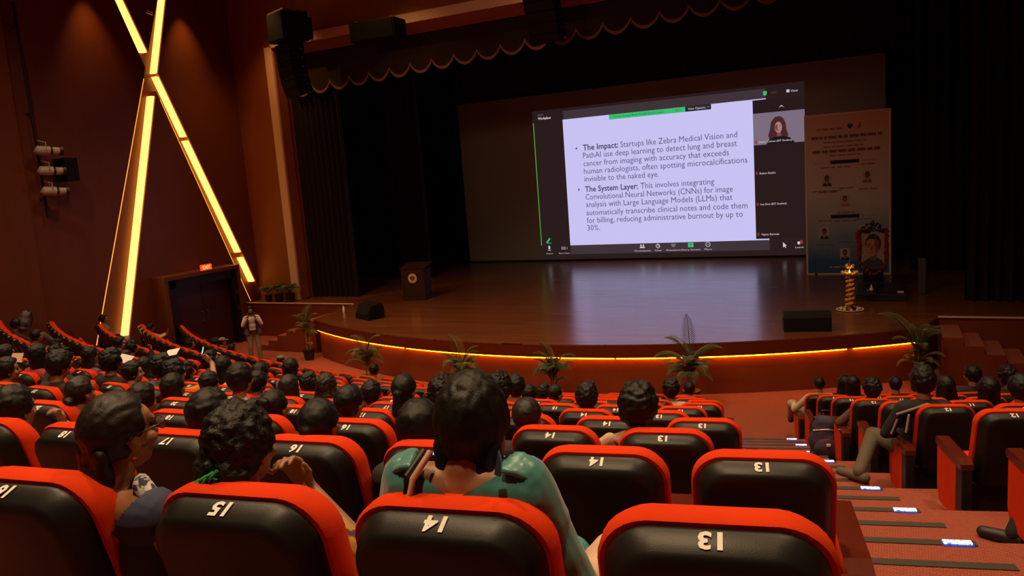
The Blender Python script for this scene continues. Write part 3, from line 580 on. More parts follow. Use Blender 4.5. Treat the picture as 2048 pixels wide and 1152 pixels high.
palm('potted palm in front of the stage, near the left floor monitor', -11.55, 14.85, 1.6, .85, [(1, 70, 1, 20, .95), (1, 280, 1, 8, .85), (0, 310, 1, 10, .65), (2, 120, .9, 35, 1), (2, 250, .9, 30, .9), (1, 180, .85, 35, .8), (2, 20, .8, 40, .9), (2, 300, .8, 45, .8)], bush=9)
palm('bushy potted palm in front of the stage, below the lectern side', -8.62, 14.45, 1.65, .75, [(0, 60, 1, 3, .95), (1, 80, 1, 35, .9), (0, 290, 1, 10, .7), (1, 280, 1, 30, .7), (2, 150, .95, 30, 1), (2, 210, .95, 35, 1), (2, 100, .9, 40, .9), (2, 260, .9, 40, .9), (2, 0, .9, 30, .9), (2, 40, .8, 50, .8), (2, 320, .8, 50, .8)], bush=14)
palm('dark potted palm in front of the stage, below the slide left edge', -6.42, 14.5, 1.5, .80, [(0, 70, 1, 0, .72), (1, 280, 1, 25, .8), (1, 90, .95, 30, .7), (2, 170, .9, 25, 1), (2, 230, .9, 30, .9), (2, 130, .85, 40, .9), (2, 290, .5, 20, .7), (2, 60, .8, 45, .9), (2, 20, .8, 40, .8)], m='leafd', bush=12)
palm('largest potted palm in front of the stage, with one upright feather frond', -3.63, 15.1, 1.95, .92, [(3, 182, 1, -3, 1.0), (1, 75, 1, 15, 1.0), (1, 100, .9, 40, 1.05), (1, 282, 1, 30, .95), (0, 300, .95, 35, .8), (2, 180, .95, 30, 1), (2, 130, .8, 45, 1.0), (2, 230, .8, 45, 1.0), (2, 90, .6, 40, 1.0), (2, 265, .6, 45, .9), (2, 0, .9, 30, 1), (2, 200, .75, 60, .9), (2, 160, .7, 60, .9)], bush=16)
palm('potted palm at the right end of the stage beside the red steps', .52, 17.05, 1.95, .85, [(0, 62, 1.05, 22, 1.15), (1, 20, 1, 8, .85), (1, 190, 1, 5, .9), (1, 300, 1, 12, .9), (1, 260, 1, 20, .85), (0, 340, .95, 18, .8), (0, 230, 1, 15, .75), (1, 110, .95, 25, .8), (2, 250, .6, 40, .8), (2, 100, .6, 45, .8), (2, 180, .6, 40, .7)], bush=10)
BS = [(2, a, 1, tl*.7, s*.80) for a, tl, s in ((0, 20, 1), (45, 45, .9), (90, 35, 1), (135, 50, .9), (180, 25, 1), (225, 48, .9), (270, 38, 1), (315, 50, .9), (20, 5, .8), (200, 10, .8))]
palm('small bushy pot plant leftmost on the stage wing ledge', -19.5, 19.98, .7, .30, BS, SZ, 'leafd', .13, None, 'potted_fern')
palm('taller bushy pot plant in the middle of the stage wing ledge', -19.02, 19.98, .8, .36, BS, SZ, 'leafd', .15, None, 'potted_fern')
palm('dense bushy pot plant on the stage wing ledge, next to the pale trim', -18.5, 19.98, .8, .34, BS+[(2, 70, 1, 15, .6)], SZ, 'leafd', .16, None, 'potted_fern')

# ------------------------------------------------------------------ side door with lit sign
def door():
    t = tag(MB().box((XL+.3, 15.96, 1.28), (.6, .12, 2.56)).box((XL+.3, 18.86, 1.28), (.6, .12, 2.56)).box((XL+.3, 17.41, 2.56), (.62, 3.0, .12)).build('door_1', M['wall'], None), kind='structure')
    MB().box((XL+.38, 16.18, 1.24), (.35, .32, 2.48)).box((XL+.38, 18.70, 1.24), (.35, .22, 2.48)).box((XL+.38, 17.4, 2.36), (.35, 2.6, .26)).build('door_frame', M['doorframe'], t)
    for y0, y1, s in ((16.34, 17.46, 1), (17.47, 18.59, -1)):
        d = MB().box((XL+.30, (y0+y1)/2, 1.12), (.06, y1-y0, 2.22), bev=.01).build('door_leaf', M['door'], t)
        hy = y1-.1 if s > 0 else y0+.1
        MB().tube([(XL+.33, hy, .98), (XL+.40, hy, 1.0), (XL+.40, hy, 1.3), (XL+.33, hy, 1.32)], .014, 8).build('door_handle', M['steel'], d, 60)
    for z in (1.7, 1.2): MB().box((XL+.57, 18.72, z), (.02, .03, .14)).build('door_hinge', M['steel'], t)
    e = thing('exit_sign', 'small lit red sign reading EXIT on top of the side door', 'sign', (XL+.50, 17.62, 2.62))
    MB().box((0, 0, .09), (.07, .42, .18), bev=.01).build('sign_box', mat('exit_red', (.5, .05, .02), .5, emit=(1, .07, .012), strength=1.0), e)
    o = put('exit_letters', text_mesh('EXIT', .15, .32, .004), mat('exit_letters', (.9, .5, .2), .5, emit=(1, .32, .07), strength=2.0), e); o.location = (.038, -.16, .038); o.rotation_euler = (PI/2, 0, PI/2)
door()
# ------------------------------------------------------------------ hanging loudspeakers, wall spotlights
def rods(t, pts):
    for x, y, z in pts: MB().tube([(x, y, z), (x, y, CEIL-t.location.z)], .006, 5).build('hanging_wire', M['frame'], t)
def line_array(name, label, x, y, z, rz, n, sub=True, w_=.88, d0=0.0):
    t = thing(name, label, 'speaker', (x, y, z), rz); zz = 0.0
    if sub:
        c = MB().box((-.02, .2, -.46), (w_+.12, .85, .86), bev=.02).build('top_cabinet', M['spk'], t); MB().box((-.02, -.235, -.46), (w_+.04, .02, .76)).build('grille', M['grille'], c)
        MB().box((0, .2, -.01), (w_+.1, .8, .05)).build('flying_frame', M['steel'], t); MB().box((.56, .4, -.55), (.22, .5, .62), bev=.03).build('amplifier_box', M['spk'], t); zz = -.92
    a = d0; yy = 0.0
    for k in range(n):
        c = MB().box((-.12, yy+.22, zz-.13), (w_, .52, .245), rx=a, bev=.02).build('array_cabinet', M['spk'], t); MB().box((-.12, yy-.035, zz-.13), (w_-.06, .02, .2), rx=a).build('grille', M['grille'], c)
        for s in (-1, 1): MB().box((-.12+s*(w_/2+.005), yy+.36, zz-.2), (.02, .04, .05), rx=a).build('rigging_pin', M['steel'], c)
        zz -= .262*math.cos(a); yy += .262*math.sin(a)*1.0; a += math.radians(3.6)
    rods(t, [(-.4, .2, 0), (.4, .2, 0)])
line_array('line_array_speaker', 'black line array loudspeaker hanging at the left of the stage', -16.65, 19.0, 10.33, math.radians(-20), 6)
line_array('line_array_speaker', 'black line array loudspeaker hanging over the middle of the stage front', -8.03, 19.0, 10.4, 0, 8, False, .86)
def box_speaker():
    t = thing('hanging_speaker', 'wide black loudspeaker box hanging above the stage, right of the left array', 'speaker', (-13.35, 19.05, 9.32), math.radians(4))
    MB().box((0, .25, 0), (1.5, .7, .56), bev=.02).build('cabinet', M['spk'], t); MB().box((-.02, -.11, 0), (1.42, .02, .48)).build('grille', M['grille'], t)
    for y in (.1, .38): MB().box((.755, y, .03), (.02, .12, .20), bev=.005).build('handle', M['grille'], t)
    for sx in (-.6, .6): MB().box((sx, .25, .30), (.06, .5, .05)).build('bracket', M['steel'], t)
    rods(t, [(-.6, .25, .3), (.6, .25, .3)])
box_speaker()
def wall_spots():
    p = thing('spotlight_pole', 'dark vertical pipe on the left wall carrying three spotlights', 'pole', (XL+.18, 12.95, 5.0))
    MB().tube([(0, 0, -.3), (0, 0, 5.2)], .035, 10).build('pipe', M['frame'], p, 40)
    for z in (0.2, 2.4, 4.6): MB().box((-.1, 0, z), (.2, .06, .05)).build('wall_bracket', M['frame'], p)
    for z, lab in ((6.45, 'uppermost of the three pale spotlights on the left wall'), (5.93, 'middle of the three pale spotlights on the left wall'), (5.40, 'lowest of the three pale spotlights on the left wall')):
        t = thing('spotlight', lab, 'spotlight', (XL+.46, 12.98, z), math.radians(-20), 'spotlights on the left wall pipe')
        MB().tube([(0, -.24, .02), (0, -.20, .0), (0, .10, -.02)], [.07, .115, .115], 18).build('housing', M['white'], t, 40)
        MB().tube([(0, .16, -.025), (0, .32, -.035)], [.10, .095], 18).build('front_barrel', M['white'], t, 40); MB().tube([(0, .10, -.02), (0, .17, -.026)], [.085, .085], 16).build('dark_collar', M['frame'], t, 40); MB().tube([(0, .32, -.035), (0, .40, -.04)], [.11, .11], 18).build('lens_hood', M['frame'], t, 40)
        MB().tube([(-.13, 0, 0), (-.13, 0, .2), (.13, 0, .2), (.13, 0, 0)], .012, 6).build('yoke', M['white'], t); MB().tube([(0, 0, .2), (-.22, -.1, .26)], .018, 6).build('arm', M['white'], t)
    tag(MB().box((XL+.35, 13.55, 5.93), (.5, .36, .62), bev=.02).build('dimmer_box', M['spk'], None), 'black box speaker on the left wall beside the three spotlights', 'speaker')
    t = thing('wall_camera', 'tiny grey camera on the left wall between the crossed beams', 'camera', (XL, 17.0, 10.55)); MB().box((.06, 0, 0), (.12, .05, .12)).build('mount', M['steel'], t); MB().tube([(.14, -.02, .02), (.14, .2, -.02)], .045, 12).build('camera_body', M['steel'], t, 40)
wall_spots()
# ------------------------------------------------------------------ aisle nosings and step lights
k_t = 9
LEDM = mat('step_led', (.5, .6, .9), .5, emit=(.25, .5, 1.0), strength=2.2); nt = LEDM.node_tree
_tc = nt.nodes.new('ShaderNodeTexCoord'); _br = nt.nodes.new('ShaderNodeTexNoise'); _br.inputs['Scale'].default_value = 60; _rp = nt.nodes.new('ShaderNodeValToRGB'); _rp.color_ramp.elements[0].position = .40; _rp.color_ramp.elements[1].position = .60
_rp.color_ramp.elements[0].color = (.02, .06, .5, 1); _rp.color_ramp.elements[1].color = (.55, .85, 1, 1); nt.links.new(_tc.outputs['Object'], _br.inputs['Vector']); nt.links.new(_br.outputs[0], _rp.inputs[0]); nt.links.new(_rp.outputs[0], nt.nodes['Principled BSDF'].inputs['Emission Color'])
for r in range(10, 2, -1):
    a0 = max((PHASE[r]*PITCH+0.34)/rad(r), math.radians(10.1)); a1 = math.radians(12.98)
    for half in (0, 1):
        R = rad(r)+0.14-0.56 if half else rad(r+1)+0.14; z = lev(r)+(0.16 if half else 0)
        mb = MB(); sector(mb, R-.006, R+.055, a0, a1, z-.045, z+.006, 6); struct('trim_%d' % k_t, mb, M['nosing']); k_t += 1
        if not half:
            am = a1-.10/R; px, py = polar(R+.025, am); t = thing('step_light', 'glowing blue-white step light on the %s lit step of the aisle, counting from the stage' % ORD[10-r], 'light', (px, py, z), am, 'aisle step lights')
            MB().box((0, 0, .010), (.15, .040, .010), bev=.002).build('lens', LEDM, t); MB().box((0, -.034, -.018), (.16, .012, .05)).build('front_lip', mat('led_lip', (.01, .01, .06), .4, emit=(.03, .06, .6), strength=.5), t)

# ------------------------------------------------------------------ auditorium seats (origin on the row's floor, under the top edge of the back)
SH, SW, LEAN = 0.98, 0.236, 0.24
def outline(inset, y, top_extra=0.0, n=7):
    w_, zt, zb = SW-inset, SH-inset-top_extra, 0.36+inset*.6; rc, rb = max(.03, .105-inset*.5), .05; pts = []
    for cx, cz, r, a0 in ((w_-rc, zt-rc, rc, 0), (-(w_-rc), zt-rc, rc, 90), (-(w_-rb), zb+rb, rb, 180), (w_-rb, zb+rb, rb, 270)):
        for k in range(n+1):
            a = math.radians(a0+90*k/n); x = cx+r*math.cos(a); z = cz+r*math.sin(a)
            z += 0.012*(1-(x/SW)**2)*(1 if z > .8 else 0); pts.append((x, y+(SH-z)*LEAN, z))
    return pts
ME = {}
ME['back'] = MB().loft([outline(.07, .125), outline(.045, .12), outline(.012, .095), outline(0, .06), outline(0, .015), outline(.006, .003), outline(.02, .0)]).mesh('back_cushion', 50)
ME['shell'] = MB().loft([outline(.016, .004), outline(.017, -.008), outline(.021, -.016), outline(.040, -.066, -.002), outline(.050, -.077, .004), outline(.064, -.082, .008)]).mesh('back_shell', 50)
ME['cush'] = MB().box((0, .44, .37), (.46, .50, .13), bev=.035).mesh('seat_cushion', 50)
ME['ped'] = MB().box((0, .40, .16), (.40, .30, .31), bev=.01).mesh('pedestal')
ME['kick'] = MB().box((0, .165, .20), (.43, .03, .38)).mesh('kick_panel')
ME['arm'] = MB().prism([(-.02, .54), (-.02, .585), (.08, .605), (.52, .615), (.54, .60), (.53, .555)], 'x', -.045, .045).mesh('armrest')
ME['sup'] = MB().box((0, .04, .27), (.07, .11, .54)).box((0, .30, .32), (.05, .42, .45)).mesh('arm_support')
ME['endp'] = MB().prism([(.10, .10), (.10, .54), (.51, .55), (.51, .22), (.46, .10)], 'x', -.011, .011).mesh('end_panel')
NUM = {}
def seat_number(k):
    if k not in NUM: NUM[k] = text_mesh(str(k), .058, None, .0022, .0006, 'CENTER')
    return NUM[k]
UPX, UPZ = -.044, -.037
def make_seat(r, ang, left_end, right_end, num, label, group, R):
    x, y = polar(R, ang); t = thing('auditorium_seat', label, 'seat', (x, y, lev(r)-(.02 if r == 1 else 0)), ang, group)
    put('back_cushion', ME['back'], M['red'], t); put('back_shell', ME['shell'], M['shell'], t); put('seat_cushion', ME['cush'], M['red'], t); put('pedestal', ME['ped'], M['frame'], t); put('kick_panel', ME['kick'], M['frame'], t)
    for sx, on in ((-1, left_end is not None), (1, right_end)):
        if not on: continue
        a = put('armrest', ME['arm'], M['arm'], t); a.location.x = sx*PITCH/2; s = put('arm_support', ME['sup'], M['frame'], t); s.location.x = sx*PITCH/2
        if (sx > 0 and right_end) or (sx < 0 and left_end): e = put('end_panel', ME['endp'], M['red'], t); e.location.x = sx*(PITCH/2+.028)
    if num:
        o = put('seat_number', seat_number(num), M['number'], t); nv = Vector((0, -.355, .935)); up = Vector((0, -.935, -.355)); xx = Vector((-1, 0, 0))
        p = Vector((0, -.018, SH-.0205)); z = p.z; p.y += (SH-z)*LEAN
        o.matrix_local = Matrix(((xx.x, up.x, nv.x, p.x), (xx.y, up.y, nv.y, p.y), (xx.z, up.z, nv.z, p.z+.012), (0, 0, 0, 1)))
    return t
def rowname(r): return 'front row' if r == 11 else ORD[11-r]+' row'
for r in range(1, 12):
    for k in range(NLEFT[r]):
        if (r, k) in ((11, 8), (10, 7), (9, 6)): continue     # the gap of the narrow centre aisle
        num = 13+k if r < 9 or k < 3 else None
        near = r <= 3 and num
        lab = 'red seat with black back numbered %d, in the %s row from the camera' % (num, ('nearest', 'second', 'third')[r-1]) if near else 'red black-backed seat, %s left of the aisle in the %s from the stage' % (ORD[k], rowname(r))
        make_seat(r, seat_no(r, k)*PITCH/rad(r), k == NLEFT[r]-1 and r > 7, k == 0, num, lab, 'red seats left of the aisle', rad(r))
for r, n in NRIGHT.items():
    for k in range(n):
        make_seat(r, math.radians(AR[r])+k*PITCH/(rad(r)-.08), k == 0, False, 12-k if (r < 9 or k < 2) else None, 'red black-backed seat, %s right of the aisle in the %s from the stage' % (ORD[k], rowname(r)), 'red seats right of the aisle', rad(r)-.08)

# ------------------------------------------------------------------ people
DZ = -.07
HC = Vector((0, .20, 1.165+DZ))      # head centre of a seated figure
def head_parts(mb, c, rot, near=False):
    T = lambda p: tuple(c+rot @ Vector(p)); s = lambda p, r, sub=3: mb.sph(T(p), r, rot, sub)
    s((0, -.006, .022), (.074, .094, .088)); s((0, .026, -.045), (.058, .064, .072)); s((0, .052, -.088), (.034, .030, .024)); s((0, .062, .035), (.058, .03, .04))
    mb.cap(T((0, .088, .012)), T((0, .108, -.032)), .009, .014)
    for k in (-1, 1):
        s((k*.077, -.004, -.022), (.009, .020, .033)); s((k*.080, -.012, -.012), (.008, .012, .022)); s((k*.04, .066, -.03), (.026, .022, .022)); s((k*.033, .082, .026), (.026, .012, .008))
    s((0, .083, -.060), (.022, .010, .007)); s((0, .081, -.071), (.019, .010, .008))
def hand_parts(mb, wrist, d, palm_n, spread=.012, curl=.5, side=1):
    d = Vector(d).normalized(); n = Vector(palm_n).normalized(); a = d.cross(n).normalized(); n = a.cross(d); wrist = Vector(wrist)
    pc = wrist+d*.05
    for k in (-1.5, -.5, .5, 1.5): mb.cap(wrist+a*k*.012, wrist+d*.088+a*k*.020, .014, .0115)
    for k, L in ((-1.5, .066), (-.5, .080), (.5, .076), (1.5, .058)):
        p = wrist+d*.09+a*k*(.019+spread*.3); q = p+(d*math.cos(curl*.6)+n*math.sin(curl*.6)+a*k*spread*2).normalized()*L*.5; e = q+(d*math.cos(curl*1.6)+n*math.sin(curl*1.6)+a*k*spread*2).normalized()*L*.5
        mb.cap(p, q, .0098, .0090); mb.cap(q, e, .0090, .0078)
    b = wrist+d*.03-a*side*.024; c = b+(d*.55-a*side*.75+n*.35).normalized()*.04; mb.cap(wrist+d*.015-a*side*.015, b, .014, .013); mb.cap(b, c, .0115, .010); mb.cap(c, c+(d*.9-a*side*.2+n*.3).normalized()*.032, .010, .008)
LAP = dict(elR=(.25, .20, .70), wrR=(.12, .47, .62), elL=(-.25, .20, .70), wrL=(-.12, .47, .62), hdR=(-.4, .9, -.05), hdL=(.4, .9, -.05), head=(0, 0, 0), kneeR=(.12, .72, .51), kneeL=(-.12, .72, .51), ftR=(.13, .74, .07), ftL=(-.13, .74, .07), curl=.6)
def pose(**k): d = dict(LAP); d.update(k); return d
POSES = dict(
    sit=LAP, down=pose(head=(-.45, 0, 0)), left=pose(head=(0, 0, .45)), right=pose(head=(0, 0, -.5)), tilt=pose(head=(0, .2, -.15)),
    face=pose(elR=(.27, .34, .80), wrR=(.15, .36, 1.02), hdR=(-.2, -.05, 1), curl=1.3),
    chin=pose(elR=(.27, .40, .84), wrR=(.20, .46, 1.06), hdR=(-.2, .1, 1), curl=.9),
    forward=pose(elR=(.22, .38, .84), wrR=(.13, .62, .93), elL=(-.22, .38, .84), wrL=(-.13, .62, .93), hdR=(-.15, .5, .8), hdL=(.15, .5, .8), head=(-.35, 0, 0), curl=.3),
    paper=pose(elR=(.40, .34, 1.02), wrR=(.22, .50, 1.20), hdR=(-.75, .1, .5), curl=.3, head=(0, 0, -.15)),
    phone=pose(elL=(-.24, .40, .88), wrL=(-.15, .45, 1.10), hdL=(.2, .1, 1), curl=1.0, head=(0, 0, -.35)),
    nape=pose(elL=(-.37, .16, .82), wrL=(-.15, .11, 1.02), hdL=(1, .1, .3), curl=.6),
    ask=pose(elR=(.25, .34, .84), wrR=(.20, .48, 1.06), hdR=(.1, .4, .9), curl=.5, head=(0, 0, -.4)),
    crossed=pose(kneeL=(-.16, .66, .80), ftL=(-.12, .98, .34), elL=(-.26, .30, .74), wrL=(-.16, .58, .80)),
    slouch=pose(kneeR=(.15, .62, .86), ftR=(.12, .92, .44), elR=(.24, .38, .80), wrR=(.12, .56, .88), head=(-.25, 0, 0)),
    legout=pose(kneeL=(-.31, .60, .54), ftL=(-.50, .27, .225), toe=(-.7, .7), elL=(-.30, .18, .72)),
    shoeout=pose(kneeL=(-.24, .62, .52), ftL=(-.52, .42, .06), toe=(-.78, .62)), elbow=pose(elL=(-.38, .22, .74), wrL=(-.30, .40, .60)),
    chin2=pose(elR=(.36, .25, .815), wrR=(.105, .345, .985), hdR=(-.45, -.1, .9), curl=1.2), glsit=pose(head=(.04, 0, -.10)), tealsit=pose(hd=(0, .03, -.10), elR=(.27, .20, .72), elL=(-.27, .20, .72)), kneeout=pose(kneeL=(-.40, .46, .74), ftL=(-.38, .74, .34), elL=(-.38, .28, .72), wrL=(-.36, .48, .78)))
ARMS = dict(sit=1, down=1)
BODY = {}
def rot_of(p): return Matrix.Rotation(p['head'][2], 3, 'Z') @ Matrix.Rotation(p['head'][0], 3, 'X') @ Matrix.Rotation(p['head'][1], 3, 'Y')
SHO = (.175, .155, .955+DZ)
def build_pose(name, vox=.0105, arms_bare=False):
    key = (name, vox)
    if key in BODY: return BODY[key]
    p = {k: ((v[0], v[1], v[2]+DZ) if k[:2] in ('el', 'wr') else (v[0], v[1], v[2]-.05) if k[:2] == 'kn' else v) for k, v in POSES[name].items()}; R = rot_of(p); b = MB(); hc = HC+Vector(p.get('hd', (0, 0, 0)))
    head_parts(b, hc, R)
    b.cap((0, .155, .98+DZ), hc+Vector((0, -.03, -.09)), .058, .052)
    torso = [('s', (0, .30, .52+DZ), (.165, .135, .12)), ('s', (0, .265, .66+DZ), (.148, .112, .15)), ('s', (0, .205, .84+DZ), (.168, .115, .15))]
    def tor(m, g):
        for _, c, r in torso: m.sph(c, tuple(q+g for q in r), None, 3)
        m.cap((-.15, .15, .955+DZ), (.15, .15, .955+DZ), .062+g); m.cap((0, .16, .93+DZ), (0, .16, 1.0+DZ), .085+g, .062+g*.4)
    def armp(m, g, fore):
        for s, E, W in ((1, p['elR'], p['wrR']), (-1, p['elL'], p['wrL'])):
            S = (s*SHO[0], SHO[1], SHO[2]); m.cap(S, E, .052+g, .041+g)
            if fore: m.cap(E, W, .040+g, .028+g*1.2)
            else: mid = Vector(S).lerp(Vector(E), .62); 
    def legp(m, g):
        for s, K, F in ((1, p['kneeR'], p['ftR']), (-1, p['kneeL'], p['ftL'])):
            m.cap((s*.09, .33, .52+DZ), K, .082+g, .058+g); m.cap(K, Vector(F)+Vector((0, 0, .03)), .056+g, .040+g*1.5)
    tor(b, 0); armp(b, 0, True); legp(b, 0)
    for s, W, D in ((1, p['wrR'], p['hdR']), (-1, p['wrL'], p['hdL'])): hand_parts(b, W, D, (0, .3, -1) if D[2] < .5 else (0, -1, -.2), .012, p['curl'], -s)
    tl = p.get('toe', (0, 1))
    for F, q in ((p['ftR'], (0, 1)), (p['ftL'], tl)): b.cap((F[0]-q[0]*.02, F[1]-q[1]*.02, F[2]-.02), (F[0]+q[0]*.13, F[1]+q[1]*.13, F[2]-.035), .035, .03)
    out = dict(body=remesh(b, 'body', vox, 3))
    for nm, fore in (('shirt', True), ('tee', False)):
        g = MB(); tor(g, .013)
        if fore: armp(g, .010, True)
        else:
            for s, E in ((1, p['elR']), (-1, p['elL'])): S = Vector((s*SHO[0], SHO[1], SHO[2])); g.cap(S, S.lerp(Vector(E), .68), .064, .060)
        out[nm] = remesh(g, nm, max(vox, .012), 2)
    g = MB(); g.sph((0, .30, .52+DZ), (.172, .142, .124), None, 3); legp(g, .011); out['trousers'] = remesh(g, 'trousers', .014, 2)
    g = MB()
    for F, q in ((p['ftR'], (0, 1)), (p['ftL'], tl)): g.cap((F[0]-q[0]*.05, F[1]-q[1]*.05, F[2]-.012), (F[0]+q[0]*.19, F[1]+q[1]*.19, F[2]-.022), .050, .042)
    out['shoes'] = remesh(g, 'shoes', .012, 2); out['hc'] = hc; out['R'] = R; BODY[key] = out
    return out
# hair in head space (origin at head centre, +Y the face)
def scalp(mb, rnd, front=.42, low=-.055, r0=.020, r1=.030, grow=1.0, n=900, crown=0.0, jit=.004, neck=True):
    for k in range(n):
        z = 1-2*(k+.5)/n; a = k*2.39996; q = math.sqrt(1-z*z); d = Vector((q*math.cos(a), q*math.sin(a), z))
        p = Vector((d.x*.079, -.006+d.y*.099, .022+d.z*.092))
        if d.y > front and d.z < .62: continue
        if d.y > .05 and p.z < .01+max(0, abs(d.x)-.6)*-.05: continue
        if p.z < low and not neck: continue
        if d.z < -.1: p = Vector((d.x*.072, -.012+d.y*.090, p.z))
        if p.z < -.1: continue
        if abs(d.x) > .86 and p.z < -.005 and d.y > -.35: continue     # leave the ears free
        mb.sph(p*grow+Vector((rnd.uniform(-jit, jit), rnd.uniform(-jit, jit), rnd.uniform(-jit, jit)+crown*max(0, d.z))), rnd.uniform(r0, r1), None, 1)
def displace(me, amp, sc_, st=(1, 1, 1)):
    for v in me.vertices:
        q = noise.noise(Vector((v.co.x*sc_*st[0], v.co.y*sc_*st[1], v.co.z*sc_*st[2]))); v.co += v.normal*q*amp
    return me
HAIR = {}
def hair(style):
    if style in HAIR: return HAIR[style]
    rnd = random.Random(hash_(style)); mb = MB(); vox = .0075
    if style == 'short': scalp(mb, rnd, crown=.012)
    elif style == 'crop': scalp(mb, rnd, r0=.012, r1=.016, jit=.002)
    elif style == 'messy':
        scalp(mb, rnd, r0=.018, r1=.036, crown=.02, jit=.012)
    elif style == 'tuft':
        scalp(mb, rnd, r0=.018, r1=.030, crown=.022, jit=.008)
        for k in range(18): a = rnd.uniform(0, 6.28); mb.cap((.05*math.cos(a), .02+.05*math.sin(a), .10), (.06*math.cos(a), .03+.06*math.sin(a), .132+rnd.uniform(-.02, .01)), .020, .014)
    elif style == 'curly':
        scalp(mb, rnd, r0=.024, r1=.036, grow=1.06, crown=.02, jit=.016)
    elif style in ('long', 'longwavy'):
        scalp(mb, rnd, crown=.008)
        for k in range(60):
            a = rnd.uniform(-1.9, 1.9); w_ = .018*rnd.uniform(.8, 1.2); j = .012 if style == 'long' else .03
            x0, y0 = .078*math.sin(a), -.094*math.cos(a)*.9-.004; x1 = x0*1.25+rnd.uniform(-j, j); y1 = min(-.03, y0*.9-.01)+rnd.uniform(-j, j)
            mb.cap((x0, y0, .03), (x1, y1-.015, -.14), w_, w_*1.1); mb.cap((x1, y1-.015, -.14), (x1*1.12+rnd.uniform(-j, j), y1-.03, -.30-rnd.uniform(0, .1)), w_*1.1, w_*.6)
    elif style == 'bob':
        scalp(mb, rnd, crown=.008)
        for k in range(46): a = rnd.uniform(-1.9, 1.9); x0, y0 = .082*math.sin(a), -.096*math.cos(a)*.9-.004; mb.cap((x0, y0, .03), (x0*1.12, y0*.95, -.13-rnd.uniform(0, .03)), .02, .017)
    elif style in ('pony', 'bun', 'lowbun'):
        scalp(mb, rnd, r0=.014, r1=.019, crown=.006, jit=.003)
        if style == 'pony':
            mb.sph((0, -.115, .0), (.036, .03, .04))
            for k in range(16): x = rnd.uniform(-.03, .03); mb.cap((x*.5, -.12, 0), (x, -.135+rnd.uniform(-.015, .015), -.14), .018, .02); mb.cap((x, -.135, -.14), (x*1.6, -.115+rnd.uniform(-.015, .015), -.30-rnd.uniform(0, .08)), .02, .008)
        else: mb.sph((0, -.112, -.05 if style == 'lowbun' else .06), (.052, .045, .05)); mb.sph((.02, -.125, -.04 if style == 'lowbun' else .07), (.04, .035, .04))
    elif style == 'cap':
        for k in range(1): mb.sph((0, -.004, .045), (.088, .106, .082), None, 4); mb.loft([[(x*s, y*s+.0, z) for x, y, z in [(-.075, .07, .045), (.075, .07, .045), (.06, .165, .028), (-.06, .165, .028)]] for s in (1.0,)]+[[(x, y, z+.014) for x, y, z in [(-.075, .07, .045), (.075, .07, .045), (.06, .165, .028), (-.06, .165, .028)]]])
    me = remesh(mb, 'hair', vox, 2 if style == 'curly' else 3 if style in ('messy', 'tuft') else 6)
    displace(me, .008 if style in ('curly', 'messy', 'longwavy') else .002, 60 if style == 'curly' else 40, (1, 1, .4 if style in ('long', 'pony', 'bob') else 1)); HAIR[style] = me
    return me
def hash_(s): return sum(ord(c)*(i+3) for i, c in enumerate(s))
EYE = MB().sph((-.032, .083, .004), (.013, .008, .007)).sph((.032, .083, .004), (.013, .008, .007)).mesh('eyes', 180)
CM = dict(black=(.012, .011, .013), dark=(.022, .018, .018), navy=(.03, .04, .09), white=(.62, .57, .52), cream=(.60, .44, .32), olive=(.20, .165, .10), maroon=(.10, .010, .03), yellow=(.50, .24, .02), teal=(.06, .27, .26), lav=(.18, .16, .36),
          grey=(.10, .10, .11), lblue=(.42, .46, .52), brown=(.12, .06, .04), red=(.30, .03, .03), purple=(.13, .02, .09), beige=(.42, .33, .24), denim=(.055, .105, .13), khaki=(.25, .19, .12), legbrown=(.10, .08, .055), tan=(.2, .14, .1))
def cloth(c):
    if c in MATS: return MATS[c]
    if c == 'zebra': return two_tone('zebra', (.012, .012, .012), (.65, .6, .52), 'wave', 26, .8, 9)
    if c == 'stripe': return two_tone('stripe', (.34, .2, .16), (.66, .6, .53), 'wave', 22, .8, .4)
    if c == 'sequin': return two_tone('sequin', CM['maroon'], (.8, .7, .6), 'spots', 26, .7)
    if c == 'purpledot': return two_tone('purpledot', CM['purple'], (.6, .35, .4), 'spots', 30, .7)
    if c == 'floral': return two_tone('floral', (.42, .20, .02), (.06, .02, .015), 'noise', 26, .8)
    if c == 'flowerdot': return two_tone('flowerdot', (.012, .012, .014), (.6, .4, .35), 'spots', 24, .8)
    return mat('cloth_'+c, CM[c], .82, bump=.25, bscale=24, vary=.12, vscale=10)
SHOED = {'legout', 'shoeout', 'kneeout', 'crossed', 'slouch'}
def person(r, ang, zrel, style, top, label, pose_='sit', tee=False, skin='skin', hm='hair', right=False, bottom='dark', yaw=0.0, shoe='shoe', vox=.0105, group='seated audience', off=0.0):
    B = build_pose(pose_, vox); R = rad(r)-(.08 if right else 0)-off; a = math.radians(ang); x, y = polar(R, a); s = max(.90, min(1.13, (zrel-.10)/1.222))
    t = thing('person', label, 'person', (x, y, lev(r)), a+yaw, group); t.scale = (min(s, 1.06), min(s, 1.06), s)
    put('body', B['body'], M[skin], t)
    put('shirt', B['tee' if tee else 'shirt'], cloth(top), t); put('trousers', B['trousers'], cloth(bottom), t)
    if pose_ in SHOED: put('shoes', B['shoes'], M[shoe], t)
    h = put('hair', hair(style), M[hm], t); h.location = B['hc']; h.rotation_euler = B['R'].to_euler()
    if style == 'cap': h.name = 'cap'; cr = put('hair', hair('crop'), M['hair'], t); cr.location = B['hc']; cr.rotation_euler = B['R'].to_euler(); h.material_slots[0].link = 'OBJECT'; h.material_slots[0].material = cloth('olive')
    e = put('eyes', EYE, M['eye'], t); e.location = B['hc']; e.rotation_euler = B['R'].to_euler()
    return t, B
